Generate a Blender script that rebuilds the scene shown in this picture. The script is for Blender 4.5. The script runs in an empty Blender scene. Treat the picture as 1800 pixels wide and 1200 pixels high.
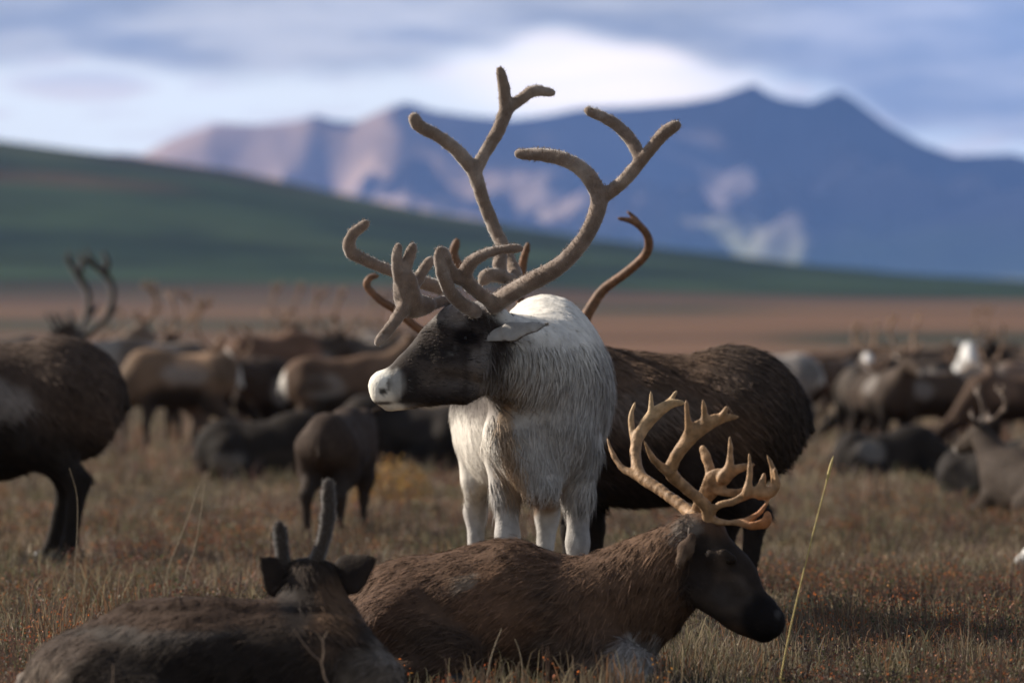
import bpy, math, random
import numpy as np
R = math.radians
S = bpy.context.scene
COL = S.collection
rng = np.random.default_rng(7)

# ------------------------------------------------------------------ camera
F = 10000.0            # focal length in pixels of the 1800 px wide picture (200 mm lens)
CAMZ, HOR = 1.2, 575.0
HAZE = 3.0e-5         # thickness of the air, per metre
cam = bpy.data.cameras.new('camera'); cam.lens = 200.0; cam.sensor_width = 36.0
cam.clip_start = 0.5; cam.clip_end = 60000.0
cam.dof.use_dof = True; cam.dof.focus_distance = 20.6; cam.dof.aperture_fstop = 3.3
cam_o = bpy.data.objects.new('camera', cam); COL.objects.link(cam_o)
cam_o.location = (0, 0, CAMZ)
cam_o.rotation_euler = (R(90) - math.atan((600 - HOR) / F), 0, 0)
S.camera = cam_o

# ------------------------------------------------------------------ sun and sky
SUN = np.array([-0.80, 0.38, 0.52]); SUN /= np.linalg.norm(SUN)
ELEV = math.asin(SUN[2]); AZ = math.atan2(SUN[0], SUN[1])
sl = bpy.data.lights.new('sun', 'SUN'); sl.energy = 5.0; sl.angle = R(0.53); sl.color = (1.0, 0.91, 0.78)
so = bpy.data.objects.new('sun', sl); COL.objects.link(so)
from mathutils import Vector, Matrix
so.rotation_euler = Vector(SUN).to_track_quat('Z', 'Y').to_euler(); so.location = (0, 0, 60)

S.view_settings.view_transform = 'Standard'; S.view_settings.look = 'None'
S.view_settings.exposure = 0.85; S.view_settings.gamma = 1.0
S.cycles.use_denoising = True
S.cycles.max_bounces = 6; S.cycles.volume_bounces = 0; S.cycles.diffuse_bounces = 2
S.cycles.glossy_bounces = 2; S.cycles.transparent_max_bounces = 6
S.cycles.caustics_reflective = False; S.cycles.caustics_refractive = False

w = bpy.data.worlds.new('World'); S.world = w; w.use_nodes = True
nt = w.node_tree; nt.nodes.clear()
def nd(nt, t, **k):
    n = nt.nodes.new(t)
    for a, b in k.items(): setattr(n, a, b)
    return n
def mth(nt, op, a, b=None, clamp=False):
    n = nd(nt, 'ShaderNodeMath', operation=op); n.use_clamp = clamp
    for i, v in enumerate((a, b)):
        if v is None: continue
        if isinstance(v, (int, float)): n.inputs[i].default_value = v
        else: nt.links.new(v, n.inputs[i])
    return n.outputs[0]
def mixc(nt, f, a, b):
    n = nd(nt, 'ShaderNodeMix', data_type='RGBA')
    for s, v in ((n.inputs[0], f), (n.inputs[6], a), (n.inputs[7], b)):
        if isinstance(v, (int, float)): s.default_value = v
        elif isinstance(v, tuple): s.default_value = (*v, 1)
        else: nt.links.new(v, s)
    return n.outputs[2]
def sstep(nt, x, lo, hi):
    n = nd(nt, 'ShaderNodeMapRange', interpolation_type='SMOOTHSTEP')
    n.inputs[1].default_value = lo; n.inputs[2].default_value = hi
    nt.links.new(x, n.inputs[0]); return n.outputs[0]
def curve(nt, x, pts, lo, hi):
    """value of a piecewise profile over x in [lo, hi]"""
    mr = nd(nt, 'ShaderNodeMapRange'); mr.inputs[1].default_value = lo; mr.inputs[2].default_value = hi
    nt.links.new(x, mr.inputs[0])
    r = nd(nt, 'ShaderNodeValToRGB'); r.color_ramp.interpolation = 'EASE'
    el = r.color_ramp.elements
    while len(el) < len(pts): el.new(0.5)
    for e, (p, v) in zip(el, pts): e.position = (p - lo) / (hi - lo); e.color = (v, v, v, 1)
    nt.links.new(mr.outputs[0], r.inputs[0]); return r.outputs[0]
tc = nd(nt, 'ShaderNodeTexCoord'); sx = nd(nt, 'ShaderNodeSeparateXYZ')
nt.links.new(tc.outputs['Generated'], sx.inputs[0])
dx, dy, dz = sx.outputs
dyc = mth(nt, 'MAXIMUM', dy, 0.02)
u = mth(nt, 'DIVIDE', dx, dyc); v = mth(nt, 'DIVIDE', dz, dyc)     # tangents of azimuth and elevation
def noise2(su, sv, detail, off, rough=0.55):
    c = nd(nt, 'ShaderNodeCombineXYZ')
    nt.links.new(mth(nt, 'MULTIPLY', u, su), c.inputs[0]); nt.links.new(mth(nt, 'MULTIPLY', v, sv), c.inputs[1])
    c.inputs[2].default_value = off
    n = nd(nt, 'ShaderNodeTexNoise'); n.inputs['Scale'].default_value = 1.0
    n.inputs['Detail'].default_value = detail; n.inputs['Roughness'].default_value = rough
    nt.links.new(c.outputs[0], n.inputs['Vector']); return n.outputs[0]
n1 = noise2(30, 110, 4, 1.3); n2 = noise2(20, 120, 6, 5.1, 0.6); n3 = noise2(45, 260, 3, 9.0)
# lower edge of the cloud deck (elevation tangent), as it drops and lifts along the horizon
def sky_el(py): return (HOR - py) / F
def sky_az(px): return (px - 900) / F
edge = curve(nt, u, [(-0.30, .044), (sky_az(0), sky_el(118)), (sky_az(120), sky_el(106)), (sky_az(350), sky_el(140)),
                     (sky_az(700), sky_el(128)), (sky_az(860), sky_el(96)), (sky_az(960), sky_el(62)), (sky_az(1130), sky_el(84)),
                     (sky_az(1300), sky_el(128)), (sky_az(1440), sky_el(150)), (sky_az(1600), sky_el(232)), (sky_az(1800), sky_el(242)), (0.30, .034)], -0.32, 0.32)
vv = mth(nt, 'ADD', v, mth(nt, 'MULTIPLY', mth(nt, 'SUBTRACT', n1, 0.5), 0.0060))
deck = sstep(nt, mth(nt, 'SUBTRACT', vv, edge), -0.0020, 0.0030)
deckc = mixc(nt, sstep(nt, n2, 0.36, 0.66), (0.33, 0.355, 0.41), (0.72, 0.70, 0.69))
deckc = mixc(nt, sstep(nt, u, 0.025, 0.06), deckc, mixc(nt, sstep(nt, n2, 0.35, 0.7), (0.27, 0.33, 0.47), (0.58, 0.60, 0.71)))
gap = mixc(nt, sstep(nt, u, -0.02, 0.06), (1.00, 1.03, 1.01), (0.70, 0.78, 0.90))
wisp = mth(nt, 'MULTIPLY', sstep(nt, n3, 0.48, 0.66), 0.6)
gap = mixc(nt, wisp, gap, (0.80, 0.71, 0.74))
cu_ = mth(nt, 'DIVIDE', mth(nt, 'SUBTRACT', u, sky_az(150)), 0.014); cv_ = mth(nt, 'DIVIDE', mth(nt, 'SUBTRACT', v, sky_el(152)), 0.0032)      # low cumulus at the left
cum = mth(nt, 'SUBTRACT', mth(nt, 'ADD', 0.3, mth(nt, 'MULTIPLY', n1, 1.4)), mth(nt, 'ADD', mth(nt, 'MULTIPLY', cu_, cu_), mth(nt, 'MULTIPLY', cv_, cv_)))
gap = mixc(nt, mth(nt, 'MULTIPLY', sstep(nt, cum, -0.3, 0.6), 0.75), gap, mixc(nt, sstep(nt, cv_, -0.5, 0.9), (0.84, 0.74, 0.74), (0.62, 0.62, 0.70)))
# bright sunlit cloud edge in the middle of the gap
gu = mth(nt, 'DIVIDE', mth(nt, 'SUBTRACT', u, sky_az(1065)), 0.024); gv = mth(nt, 'DIVIDE', mth(nt, 'SUBTRACT', v, sky_el(128)), 0.0072)
gl = mth(nt, 'SUBTRACT', mth(nt, 'ADD', mth(nt, 'MULTIPLY', n3, 1.6), mth(nt, 'MULTIPLY', n2, 1.4)), mth(nt, 'ADD', mth(nt, 'MULTIPLY', gu, gu), mth(nt, 'MULTIPLY', gv, gv)))
gap = mixc(nt, sstep(nt, gl, -0.8, 2.0), gap, (1.50, 1.32, 1.20))
cloudc = mixc(nt, deck, gap, deckc)
bgc = nd(nt, 'ShaderNodeBackground'); nt.links.new(cloudc, bgc.inputs[0]); bgc.inputs[1].default_value = 0.60
sky = nd(nt, 'ShaderNodeTexSky', sky_type='NISHITA'); sky.sun_disc = False
sky.sun_elevation = ELEV; sky.sun_rotation = AZ; sky.altitude = 600
bgs = nd(nt, 'ShaderNodeBackground'); hs = nd(nt, 'ShaderNodeHueSaturation'); hs.inputs['Saturation'].default_value = 0.55      # thin high cloud greys the blue overhead
nt.links.new(sky.outputs[0], hs.inputs['Color']); nt.links.new(hs.outputs[0], bgs.inputs[0]); bgs.inputs[1].default_value = 0.076
# the cloud bank stands along the northern horizon and thins out overhead
band = mth(nt, 'MULTIPLY', sstep(nt, dy, 0.10, 0.35), mth(nt, 'SUBTRACT', 1.0, sstep(nt, v, 0.10, 0.45)))
mx = nd(nt, 'ShaderNodeMixShader'); nt.links.new(band, mx.inputs[0])
nt.links.new(bgs.outputs[0], mx.inputs[1]); nt.links.new(bgc.outputs[0], mx.inputs[2])
wo = nd(nt, 'ShaderNodeOutputWorld'); nt.links.new(mx.outputs[0], wo.inputs[0])

# ------------------------------------------------------------------ helpers
def P(px, py, Y):
    return np.array([(px - 900) / F * Y, Y, CAMZ - (py - HOR) / F * Y])
def sc(Y): return F / Y                       # pixels per metre at distance Y

def vnoise(p, scale=1.0, seed=0):
    p = np.asarray(p, dtype=np.float64) * scale
    i = np.floor(p).astype(np.int64); f = p - i; f = f * f * (3 - 2 * f)
    out = np.zeros(len(p))
    def h(a, b, c):
        n = (a * 374761393 + b * 668265263 + c * 2147483647 + seed * 974711) & 0x7fffffff
        n = ((n ^ (n >> 13)) * 1274126177) & 0x7fffffff
        n = (n ^ (n >> 16)) & 0xffff
        return n / 65535.0
    for a in (0, 1):
        for b in (0, 1):
            for c in (0, 1):
                wgt = (f[:, 0] if a else 1 - f[:, 0]) * (f[:, 1] if b else 1 - f[:, 1]) * (f[:, 2] if c else 1 - f[:, 2])
                out += wgt * h(i[:, 0] + a, i[:, 1] + b, i[:, 2] + c)
    return out
def fbm(p, scale, oct=4, seed=0, ridged=False):
    o = np.zeros(len(p)); a = 0.5; t = 0
    for k in range(oct):
        n = vnoise(p, scale * 2 ** k, seed + k)
        if ridged: n = 1 - np.abs(2 * n - 1)
        o += a * n; t += a; a *= 0.5
    return o / t
def smooth(x, lo, hi):
    t = np.clip((x - lo) / (hi - lo), 0, 1); return t * t * (3 - 2 * t)

def build_mesh(name, V, quads=None, tris=None, col=None, smooth_n=None, mat=None, parent=None, base=None):
    """ONE mesh object; smooth_n = number of leading quads shaded smooth (None: all)"""
    V = np.asarray(V, dtype=np.float32)
    if base is not None: V = V - np.asarray(base, dtype=np.float32)
    q = np.zeros((0, 4), np.int32) if quads is None else np.asarray(quads, np.int32)
    t = np.zeros((0, 3), np.int32) if tris is None else np.asarray(tris, np.int32)
    me = bpy.data.meshes.new(name)
    me.vertices.add(len(V)); me.vertices.foreach_set('co', V.ravel())
    loops = np.concatenate([q.ravel(), t.ravel()]).astype(np.int32)
    me.loops.add(len(loops)); me.loops.foreach_set('vertex_index', loops)
    nf = len(q) + len(t); me.polygons.add(nf)
    st = np.concatenate([np.arange(len(q)) * 4, len(q) * 4 + np.arange(len(t)) * 3]).astype(np.int32)
    me.polygons.foreach_set('loop_start', st)
    sm = np.ones(nf, bool)
    if smooth_n is not None: sm[smooth_n:] = False
    me.polygons.foreach_set('use_smooth', sm)
    me.update(calc_edges=True); me.validate()
    if col is not None:
        c = np.ones((len(V), 4), np.float32); c[:, :3] = col
        at = me.attributes.new('Col', 'FLOAT_COLOR', 'POINT'); at.data.foreach_set('color', c.ravel())
    if mat: me.materials.append(mat)
    o = bpy.data.objects.new(name, me); COL.objects.link(o)
    if parent is not None: o.parent = parent
    elif base is not None: o.location = base
    return o

def thing(name, label, cat, loc=(0, 0, 0), rz=0, scale=1, group=None):
    o = bpy.data.objects.new(name, None); COL.objects.link(o); o.empty_display_size = 0.2
    o.location = loc; o.rotation_euler = (0, 0, rz); o.scale = (scale,) * 3
    o['label'] = label; o['category'] = cat
    if group: o['group'] = group
    return o

# signed-distance modelling: limbs and trunks are blended tapered cones and ellipsoids, meshed with surface nets
class Body:
    def __init__(s): s.p = []
    def cone(s, a, b, ra, rb, k=0.05, flat=None):
        s.p.append(('c', np.array(a, float), np.array(b, float), ra, rb, k, flat)); return s
    def chain(s, pts, rad, k=0.03, flat=None):
        for i in range(len(pts) - 1): s.cone(pts[i], pts[i + 1], rad[i], rad[i + 1], k, flat)
        return s
    def ell(s, c, r, k=0.08, rz=0.0, ry=0.0):
        s.p.append(('e', np.array(c, float), np.array(r, float), k, rz, ry)); return s
    def mesh(s, h):
        lo, hi = np.full(3, 1e9), np.full(3, -1e9)
        for q in s.p:
            if q[0] == 'c':
                r = max(q[3], q[4])
                lo = np.minimum(lo, np.minimum(q[1], q[2]) - r); hi = np.maximum(hi, np.maximum(q[1], q[2]) + r)
            else:
                r = max(q[2]) if (q[4] or q[5]) else q[2]
                lo = np.minimum(lo, q[1] - r); hi = np.maximum(hi, q[1] + r)
        lo -= 3 * h + 0.02; hi += 3 * h + 0.02
        n = np.ceil((hi - lo) / h).astype(int) + 1
        D = np.full(n, 1.0, np.float32)
        ax = [lo[i] + h * np.arange(n[i]) for i in range(3)]
        for q in s.p:
            k = q[5] if q[0] == 'c' else q[3]
            if q[0] == 'c':
                r = max(q[3], q[4]); l2 = np.minimum(q[1], q[2]) - r; h2 = np.maximum(q[1], q[2]) + r
            else:
                r = max(q[2]); l2 = q[1] - r; h2 = q[1] + r
            m = k + 3 * h
            i0 = np.clip(((l2 - m - lo) / h).astype(int), 0, n - 1); i1 = np.clip(((h2 + m - lo) / h).astype(int) + 2, 1, n)
            sl_ = tuple(slice(i0[i], i1[i]) for i in range(3))
            X, Y, Z = np.meshgrid(*[ax[i][sl_[i]] for i in range(3)], indexing='ij')
            if q[0] == 'c':
                a, b, ra, rb, flat = q[1], q[2], q[3], q[4], q[6]
                px, py, pz = X - a[0], Y - a[1], Z - a[2]; ba = b - a
                if flat is not None:
                    nn, fz = np.array(flat[0], float), flat[1]; nn = nn / np.linalg.norm(nn)
                    dn = (px * nn[0] + py * nn[1] + pz * nn[2]) - 0
                    L = max(ba @ ba, 1e-9)
                    t0 = np.clip((px * ba[0] + py * ba[1] + pz * ba[2]) / L, 0, 1)
                    off = dn - t0 * (ba @ nn); g = off * (1 / fz - 1)
                    px, py, pz = px + nn[0] * g, py + nn[1] * g, pz + nn[2] * g
                L = max(ba @ ba, 1e-9)
                t = np.clip((px * ba[0] + py * ba[1] + pz * ba[2]) / L, 0, 1)
                d = np.sqrt((px - t * ba[0]) ** 2 + (py - t * ba[1]) ** 2 + (pz - t * ba[2]) ** 2) - (ra + t * (rb - ra))
                if flat is not None: d = d * (0.5 + 0.5 * flat[1])
            else:
                c, rr, _, rz, ry = q[1:]
                px, py, pz = X - c[0], Y - c[1], Z - c[2]
                if rz:
                    cs, sn = math.cos(rz), math.sin(rz); px, py = px * cs + py * sn, -px * sn + py * cs
                if ry:
                    cs, sn = math.cos(ry), math.sin(ry); px, pz = px * cs + pz * sn, -px * sn + pz * cs
                k0 = np.sqrt((px / rr[0]) ** 2 + (py / rr[1]) ** 2 + (pz / rr[2]) ** 2)
                k1 = np.sqrt((px / rr[0] ** 2) ** 2 + (py / rr[1] ** 2) ** 2 + (pz / rr[2] ** 2) ** 2)
                d = k0 * (k0 - 1) / np.maximum(k1, 1e-6)
            old = D[sl_]; hh = np.maximum(k - np.abs(old - d), 0) / k
            D[sl_] = np.minimum(old, d) - hh * hh * k * 0.25
        return nets(D, lo, h)

def nets(D, lo, h):
    ins = D < 0
    c = [ins[i:ins.shape[0] - 1 + i, j:ins.shape[1] - 1 + j, k:ins.shape[2] - 1 + k] for i in (0, 1) for j in (0, 1) for k in (0, 1)]
    cnt = sum(x.astype(np.int8) for x in c); act = (cnt > 0) & (cnt < 8)
    ci = np.argwhere(act); idx = np.full(act.shape, -1, np.int64); idx[act] = np.arange(len(ci))
    cor = np.array([(i, j, k) for i in (0, 1) for j in (0, 1) for k in (0, 1)])
    val = np.stack([D[ci[:, 0] + o[0], ci[:, 1] + o[1], ci[:, 2] + o[2]] for o in cor], 1)
    acc = np.zeros((len(ci), 3)); num = np.zeros(len(ci))
    for a in range(8):
        for b in range(a + 1, 8):
            if np.abs(cor[a] - cor[b]).sum() != 1: continue
            m = (val[:, a] < 0) != (val[:, b] < 0)
            t = val[m, a] / (val[m, a] - val[m, b])
            acc[m] += cor[a] + t[:, None] * (cor[b] - cor[a]); num[m] += 1
    V = lo + h * (ci + acc / num[:, None])
    Q = []
    for ax in range(3):
        o1, o2 = (ax + 1) % 3, (ax + 2) % 3
        s0 = [slice(None)] * 3; s1 = [slice(None)] * 3; s0[ax] = slice(0, -1); s1[ax] = slice(1, None)
        A, B = ins[tuple(s0)], ins[tuple(s1)]; e = np.argwhere(A != B)
        e = e[(e[:, o1] > 0) & (e[:, o2] > 0) & (e[:, o1] < ins.shape[o1] - 1) & (e[:, o2] < ins.shape[o2] - 1)]
        fl = A[e[:, 0], e[:, 1], e[:, 2]]
        def g(d1, d2):
            x = e.copy(); x[:, o1] -= d1; x[:, o2] -= d2; return idx[x[:, 0], x[:, 1], x[:, 2]]
        q = np.stack([g(1, 1), g(0, 1), g(0, 0), g(1, 0)], 1); q[~fl] = q[~fl][:, ::-1]
        Q.append(q)
    Q = np.concatenate(Q); Q = Q[(Q >= 0).all(1)]
    for it in range(2):                                  # even out the net
        s_ = np.zeros_like(V); n_ = np.zeros(len(V))
        for a, b in ((0, 1), (1, 2), (2, 3), (3, 0)):
            np.add.at(s_, Q[:, a], V[Q[:, b]]); np.add.at(n_, Q[:, a], 1)
        V = 0.5 * V + 0.5 * s_ / np.maximum(n_, 1)[:, None]
    return V, Q

def vnormals(V, Q):
    fn = np.cross(V[Q[:, 2]] - V[Q[:, 0]], V[Q[:, 3]] - V[Q[:, 1]])
    N = np.zeros_like(V)
    for a in range(4): np.add.at(N, Q[:, a], fn)
    return N / np.maximum(np.linalg.norm(N, axis=1), 1e-9)[:, None]
def nrm(a): return a / np.maximum(np.linalg.norm(a, axis=1), 1e-9)[:, None]

def fur(V, Q, C, n, length, width, comb, lift=0.13, seed=0, var=0.10, where=None):
    """coat: n tapered locks rooted on the skin, lying along the comb direction; returns verts, quads, tris, colours"""
    g = np.random.default_rng(seed)
    N = vnormals(V, Q)
    ar = np.linalg.norm(np.cross(V[Q[:, 2]] - V[Q[:, 0]], V[Q[:, 3]] - V[Q[:, 1]]), axis=1)
    if where is not None: ar = ar * where(V[Q].mean(1))
    f = g.choice(len(Q), n, p=ar / ar.sum()); a, b = g.random(n)[:, None], g.random(n)[:, None]
    q = Q[f]
    def ip(A): return (A[q[:, 0]] * (1 - a) + A[q[:, 1]] * a) * (1 - b) + (A[q[:, 3]] * (1 - a) + A[q[:, 2]] * a) * b
    p, nn, cc = ip(V), nrm(ip(N)), ip(C)
    L = length(p) * (0.6 + 0.8 * g.random(n)); W = width * (0.6 + 0.8 * g.random(n))
    d = comb(p) + 0.22 * g.normal(size=(n, 3)); d = nrm(d - nn * (d * nn).sum(1)[:, None])
    side = nrm(np.cross(nn, d) + 0.15 * g.normal(size=(n, 3)))
    l1 = lift * (0.5 + g.random(n))[:, None]
    p0 = p - nn * 0.004
    p1 = p0 + (d + nn * l1) * (L * 0.5)[:, None]
    p2 = p1 + (d + nn * l1 * 0.25 + np.array([0, 0, -0.15])) * (L * 0.5)[:, None]
    s_ = side * (W * 0.5)[:, None]
    VV = np.stack([p0 - s_, p0 + s_, p1 - s_ * .8, p1 + s_ * .8, p2], 1).reshape(-1, 3)
    k = np.arange(n) * 5
    qq = np.stack([k, k + 1, k + 3, k + 2], 1); tt = np.stack([k + 2, k + 3, k + 4], 1)
    cl = cc * (1 + var * g.normal(size=(n, 1)))
    grad = np.tile(np.array([.86, .86, 1.0, 1.0, 1.12]), n)[:, None]          # pale hair tips
    return VV, qq, tt, np.clip(np.repeat(cl, 5, axis=0) * grad, 0.004, 0.85)

def body_object(name, V, Q, C, mat, parent, base=None, furs=()):
    vs, qs, ts, cs, n = [V], [Q], [], [C], len(V)
    for (fv, fq, ft, fc) in furs:
        vs.append(fv); qs.append(fq + n); ts.append(ft + n); cs.append(fc); n += len(fv)
    o = build_mesh(name, np.concatenate(vs), np.concatenate(qs), np.concatenate(ts) if ts else None,
                   np.concatenate(cs), len(Q), mat, parent, base)
    if base is not None: o.location = (0, 0, 0)
    return o

def bez(pts, n=6):
    """Catmull-Rom through the points"""
    p = [np.array(x, float) for x in pts]; p = [2 * p[0] - p[1]] + p + [2 * p[-1] - p[-2]]
    out = []
    for i in range(1, len(p) - 2):
        for t in np.arange(n) / n:
            out.append(0.5 * (2 * p[i] + (p[i + 1] - p[i - 1]) * t + (2 * p[i - 1] - 5 * p[i] + 4 * p[i + 1] - p[i + 2]) * t * t
                              + (-p[i - 1] + 3 * p[i] - 3 * p[i + 1] + p[i + 2]) * t ** 3))
    out.append(p[-2]); return out
def branch(B, pts, rads, k=0.012, flat=None, n=5):
    c = bez(pts, n); r = np.interp(np.linspace(0, len(pts) - 1, len(c)), np.arange(len(pts)), rads)
    B.chain(c, list(r), k, flat)

# ------------------------------------------------------------------ materials
def mat(name, col=None, rough=0.8, attr=False, noise=None, bump=None, sheen=0.0, spec=0.3, var=(0.7, 1.25)):
    m = bpy.data.materials.new(name); m.use_nodes = True; n = m.node_tree
    b = n.nodes['Principled BSDF']; b.inputs['Roughness'].default_value = rough
    b.inputs['Specular IOR Level'].default_value = spec
    if sheen:
        b.inputs['Sheen Weight'].default_value = sheen; b.inputs['Sheen Roughness'].default_value = 0.45
    if attr:
        a = nd(n, 'ShaderNodeAttribute', attribute_name='Col'); src = a.outputs['Color']
    else:
        rgb = nd(n, 'ShaderNodeRGB'); rgb.outputs[0].default_value = (*col, 1); src = rgb.outputs[0]
    tcn = nd(n, 'ShaderNodeTexCoord')
    if noise:
        t = nd(n, 'ShaderNodeTexNoise'); t.inputs['Scale'].default_value = noise; t.inputs['Detail'].default_value = 5
        n.links.new(tcn.outputs['Object'], t.inputs['Vector'])
        mr = nd(n, 'ShaderNodeMapRange'); mr.inputs[1].default_value = 0.3; mr.inputs[2].default_value = 0.7
        mr.inputs[3].default_value = var[0]; mr.inputs[4].default_value = var[1]
        n.links.new(t.outputs[0], mr.inputs[0])
        h = nd(n, 'ShaderNodeVectorMath', operation='SCALE')
        n.links.new(src, h.inputs[0]); n.links.new(mr.outputs[0], h.inputs['Scale']); src = h.outputs[0]
    n.links.new(src, b.inputs['Base Color'])
    if bump:
        t2 = nd(n, 'ShaderNodeTexNoise'); t2.inputs['Scale'].default_value = bump[0]; t2.inputs['Detail'].default_value = 6
        n.links.new(tcn.outputs['Object'], t2.inputs['Vector'])
        bp = nd(n, 'ShaderNodeBump'); bp.inputs['Strength'].default_value = bump[1]; bp.inputs['Distance'].default_value = bump[2]
        n.links.new(t2.outputs[0], bp.inputs['Height']); n.links.new(bp.outputs[0], b.inputs['Normal'])
    return m
M_coat = mat('coat', attr=True, rough=0.78, noise=24, bump=(90, 0.4, 0.006), spec=0.08, var=(0.82, 1.15))
M_velvet = mat('antler_velvet', attr=True, rough=0.9, noise=40, bump=(160, 0.35, 0.003), sheen=0.6, spec=0.12, var=(.85, 1.15))
M_bone = mat('antler_bone', attr=True, rough=0.62, noise=38, bump=(110, 0.6, 0.004), spec=0.25, var=(0.55, 1.3))
M_hoof = mat('hoof', (0.02, 0.017, 0.015), rough=0.45, noise=40)
M_eye = mat('eye', (0.008, 0.006, 0.005), rough=0.22, spec=0.4)
M_ground = mat('tundra_soil', attr=True, rough=0.95, noise=5.0, bump=(9, 0.8, 0.05), spec=0.1, var=(0.6, 1.35))
M_far = mat('hillside', attr=True, rough=0.95, noise=0.05, spec=0.05, var=(0.8, 1.2))
M_rock = mat('mountain_rock', attr=True, rough=0.95, noise=0.006, spec=0.05, var=(0.85, 1.15))
def leafy(name, trans=0.35, rough=0.6):
    m = mat(name, attr=True, rough=rough, spec=0.25); n = m.node_tree; b = n.nodes['Principled BSDF']
    tr = nd(n, 'ShaderNodeBsdfTranslucent'); a = [x for x in n.nodes if x.type == 'ATTRIBUTE'][0]
    n.links.new(a.outputs[0], tr.inputs[0]); mxs = nd(n, 'ShaderNodeMixShader'); mxs.inputs[0].default_value = trans
    n.links.new(b.outputs[0], mxs.inputs[1]); n.links.new(tr.outputs[0], mxs.inputs[2])
    n.links.new(mxs.outputs[0], n.nodes['Material Output'].inputs[0]); return m
M_grass = leafy('dry_grass'); M_leaf = leafy('shrub_leaf', 0.4)
M_stalk = mat('straw', (0.40, 0.31, 0.11), rough=0.6, noise=60)
M_pale = mat('pale_straw', (0.22, 0.17, 0.11), rough=0.7, noise=60)
M_twig = mat('twig', (0.20, 0.14, 0.10), rough=0.8, noise=60)

# ------------------------------------------------------------------ terrain
def structure(o): o['kind'] = 'structure'; return o
def rise(y): return 0.006 * np.maximum(0, y - 110) - 0.25 * (1 - np.exp(-np.maximum(0, y - 110) / 40)) * 0
def ground_z(x, y):
    p = np.stack([x, y, 0 * x], 1)
    return 0.05 * (fbm(p, 0.35, 3, 3) - 0.5) * np.clip(1 - (y - 60) / 60, 0, 1) + rise(y)
def grid(xs_of, ys):
    XX = np.stack([xs_of(y) for y in ys]); YY = np.repeat(np.array(ys)[:, None], XX.shape[1], 1)
    ny, nx = XX.shape; k = np.arange(ny * nx).reshape(ny, nx)
    Q = np.stack([k[:-1, :-1], k[:-1, 1:], k[1:, 1:], k[1:, :-1]], -1).reshape(-1, 4)
    return XX.ravel(), YY.ravel(), Q
def mixv(a, b, t): return a * (1 - t)[:, None] + b * t[:, None]

ys = np.concatenate([np.linspace(-40, 12, 14), np.linspace(12.5, 75, 170), 75 * (1500 / 75) ** (np.linspace(0.01, 1, 150))])
us = np.linspace(-1, 1, 221)
gx, gy, gq = grid(lambda y: us * (14 + 0.85 * max(y, 0)), ys)
gz = ground_z(gx, gy)
gp = np.stack([gx, gy, 0 * gx], 1)
straw, brown, rust, olive, dark = [np.array(c) for c in ((.135, .098, .060), (.080, .050, .037), (.120, .050, .034), (.062, .060, .028), (.018, .026, .018))]
a = fbm(gp, 0.5, 4, 11); b2 = fbm(gp, 0.22, 3, 21)
gc = mixv(np.tile(straw, (len(gx), 1)), np.tile(brown, (len(gx), 1)), smooth(a, 0.35, 0.65))
gc = mixv(gc, np.tile(rust, (len(gx), 1)), 0.6 * smooth(b2, 0.5, 0.7))
gc = mixv(gc, np.tile(olive, (len(gx), 1)), 0.5 * smooth(fbm(gp, 0.4, 3, 31), 0.55, 0.7))
farc = np.array((.108, .058, .037))                     # the plain farther off: rusty dwarf birch
gc = mixv(gc, np.tile(farc, (len(gx), 1)), 0.9 * smooth(gy, 60, 160))
# long strips of dark willow across the plain
str_ = gp * np.array([0.35, 1, 1])
wn = fbm(str_, 0.010, 3, 41)
strip = np.maximum.reduce([smooth(wn, 0.56, 0.68) * smooth(gy, 250, 420) * 0.7,
        np.exp(-((gy - 335 + 50 * (wn - .5)) / 75) ** 2) * smooth(-gx / gy, 0.015, 0.035) * 1.0,
        np.exp(-((gy - 640 + 60 * (wn - .5)) / 150) ** 2) * smooth(-np.abs(gx / gy - 0.02), -0.035, -0.01),
        np.exp(-((gy - 225 + 30 * (wn - .5)) / 42) ** 2) * smooth(gx / gy, 0.035, 0.06) * 1.0])
gc = mixv(gc, np.tile(dark, (len(gx), 1)), np.clip(strip, 0, 1))
mott = fbm(gp * np.array([.35, 1, 1]), .035, 4, 45)
gc *= (1 + smooth(gy, 50, 120) * 1.3 * (mott - .5))[:, None]
structure(build_mesh('ground', np.stack([gx, gy, gz], 1), gq, col=gc, mat=M_ground))

def prof(tab):
    t = np.array(tab, float); return lambda q: np.interp(q, t[:, 0], t[:, 1])
# the long green hill behind the plain
hp = prof([(-7000, 60), (-1500, 150), (-300, 215), (0, 247), (120, 262), (250, 277), (420, 302), (600, 342), (750, 372), (900, 403), (1050, 428), (1200, 449),
           (1350, 466), (1500, 480), (1650, 491), (1800, 500), (2400, 522), (8000, 545)])
ys = np.linspace(1150, 3600, 120)
hx, hy, hq = grid(lambda y: np.linspace(-1, 1, 260) * (520 + 0.35 * (y - 1150)), ys)
hpt = np.stack([hx, hy, 0 * hx], 1)
Hh = (HOR - hp(900 + hx / 2500 * F)) / F * 2500 + CAMZ
t = np.clip((hy - 1150) / 1350, 0, 1)
hz = 5.9 + (Hh - 5.9) * (0.35 * t + 0.65 * t * t * (3 - 2 * t)) - np.clip((hy - 2500) / 1100, 0, 1) ** 1.5 * Hh * 0.9
hz += (fbm(hpt, 0.012, 4, 61) - 0.5) * 5 * t * (1 - smooth(hy, 2300, 2500) * 0.75)
g1, g2, g3 = np.array((.006, .017, .011)), np.array((.022, .040, .020)), np.array((.105, .028, .022))  # greens darkened: the hill's cloud shade is put into its colour
hc = mixv(np.tile(g1, (len(hx), 1)), np.tile(g2, (len(hx), 1)), smooth(fbm(hpt * [1, .4, 1], 0.02, 4, 62), 0.35, 0.65))
hv = (hz - 5.9) / np.maximum(Hh - 5.9, 1)
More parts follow.
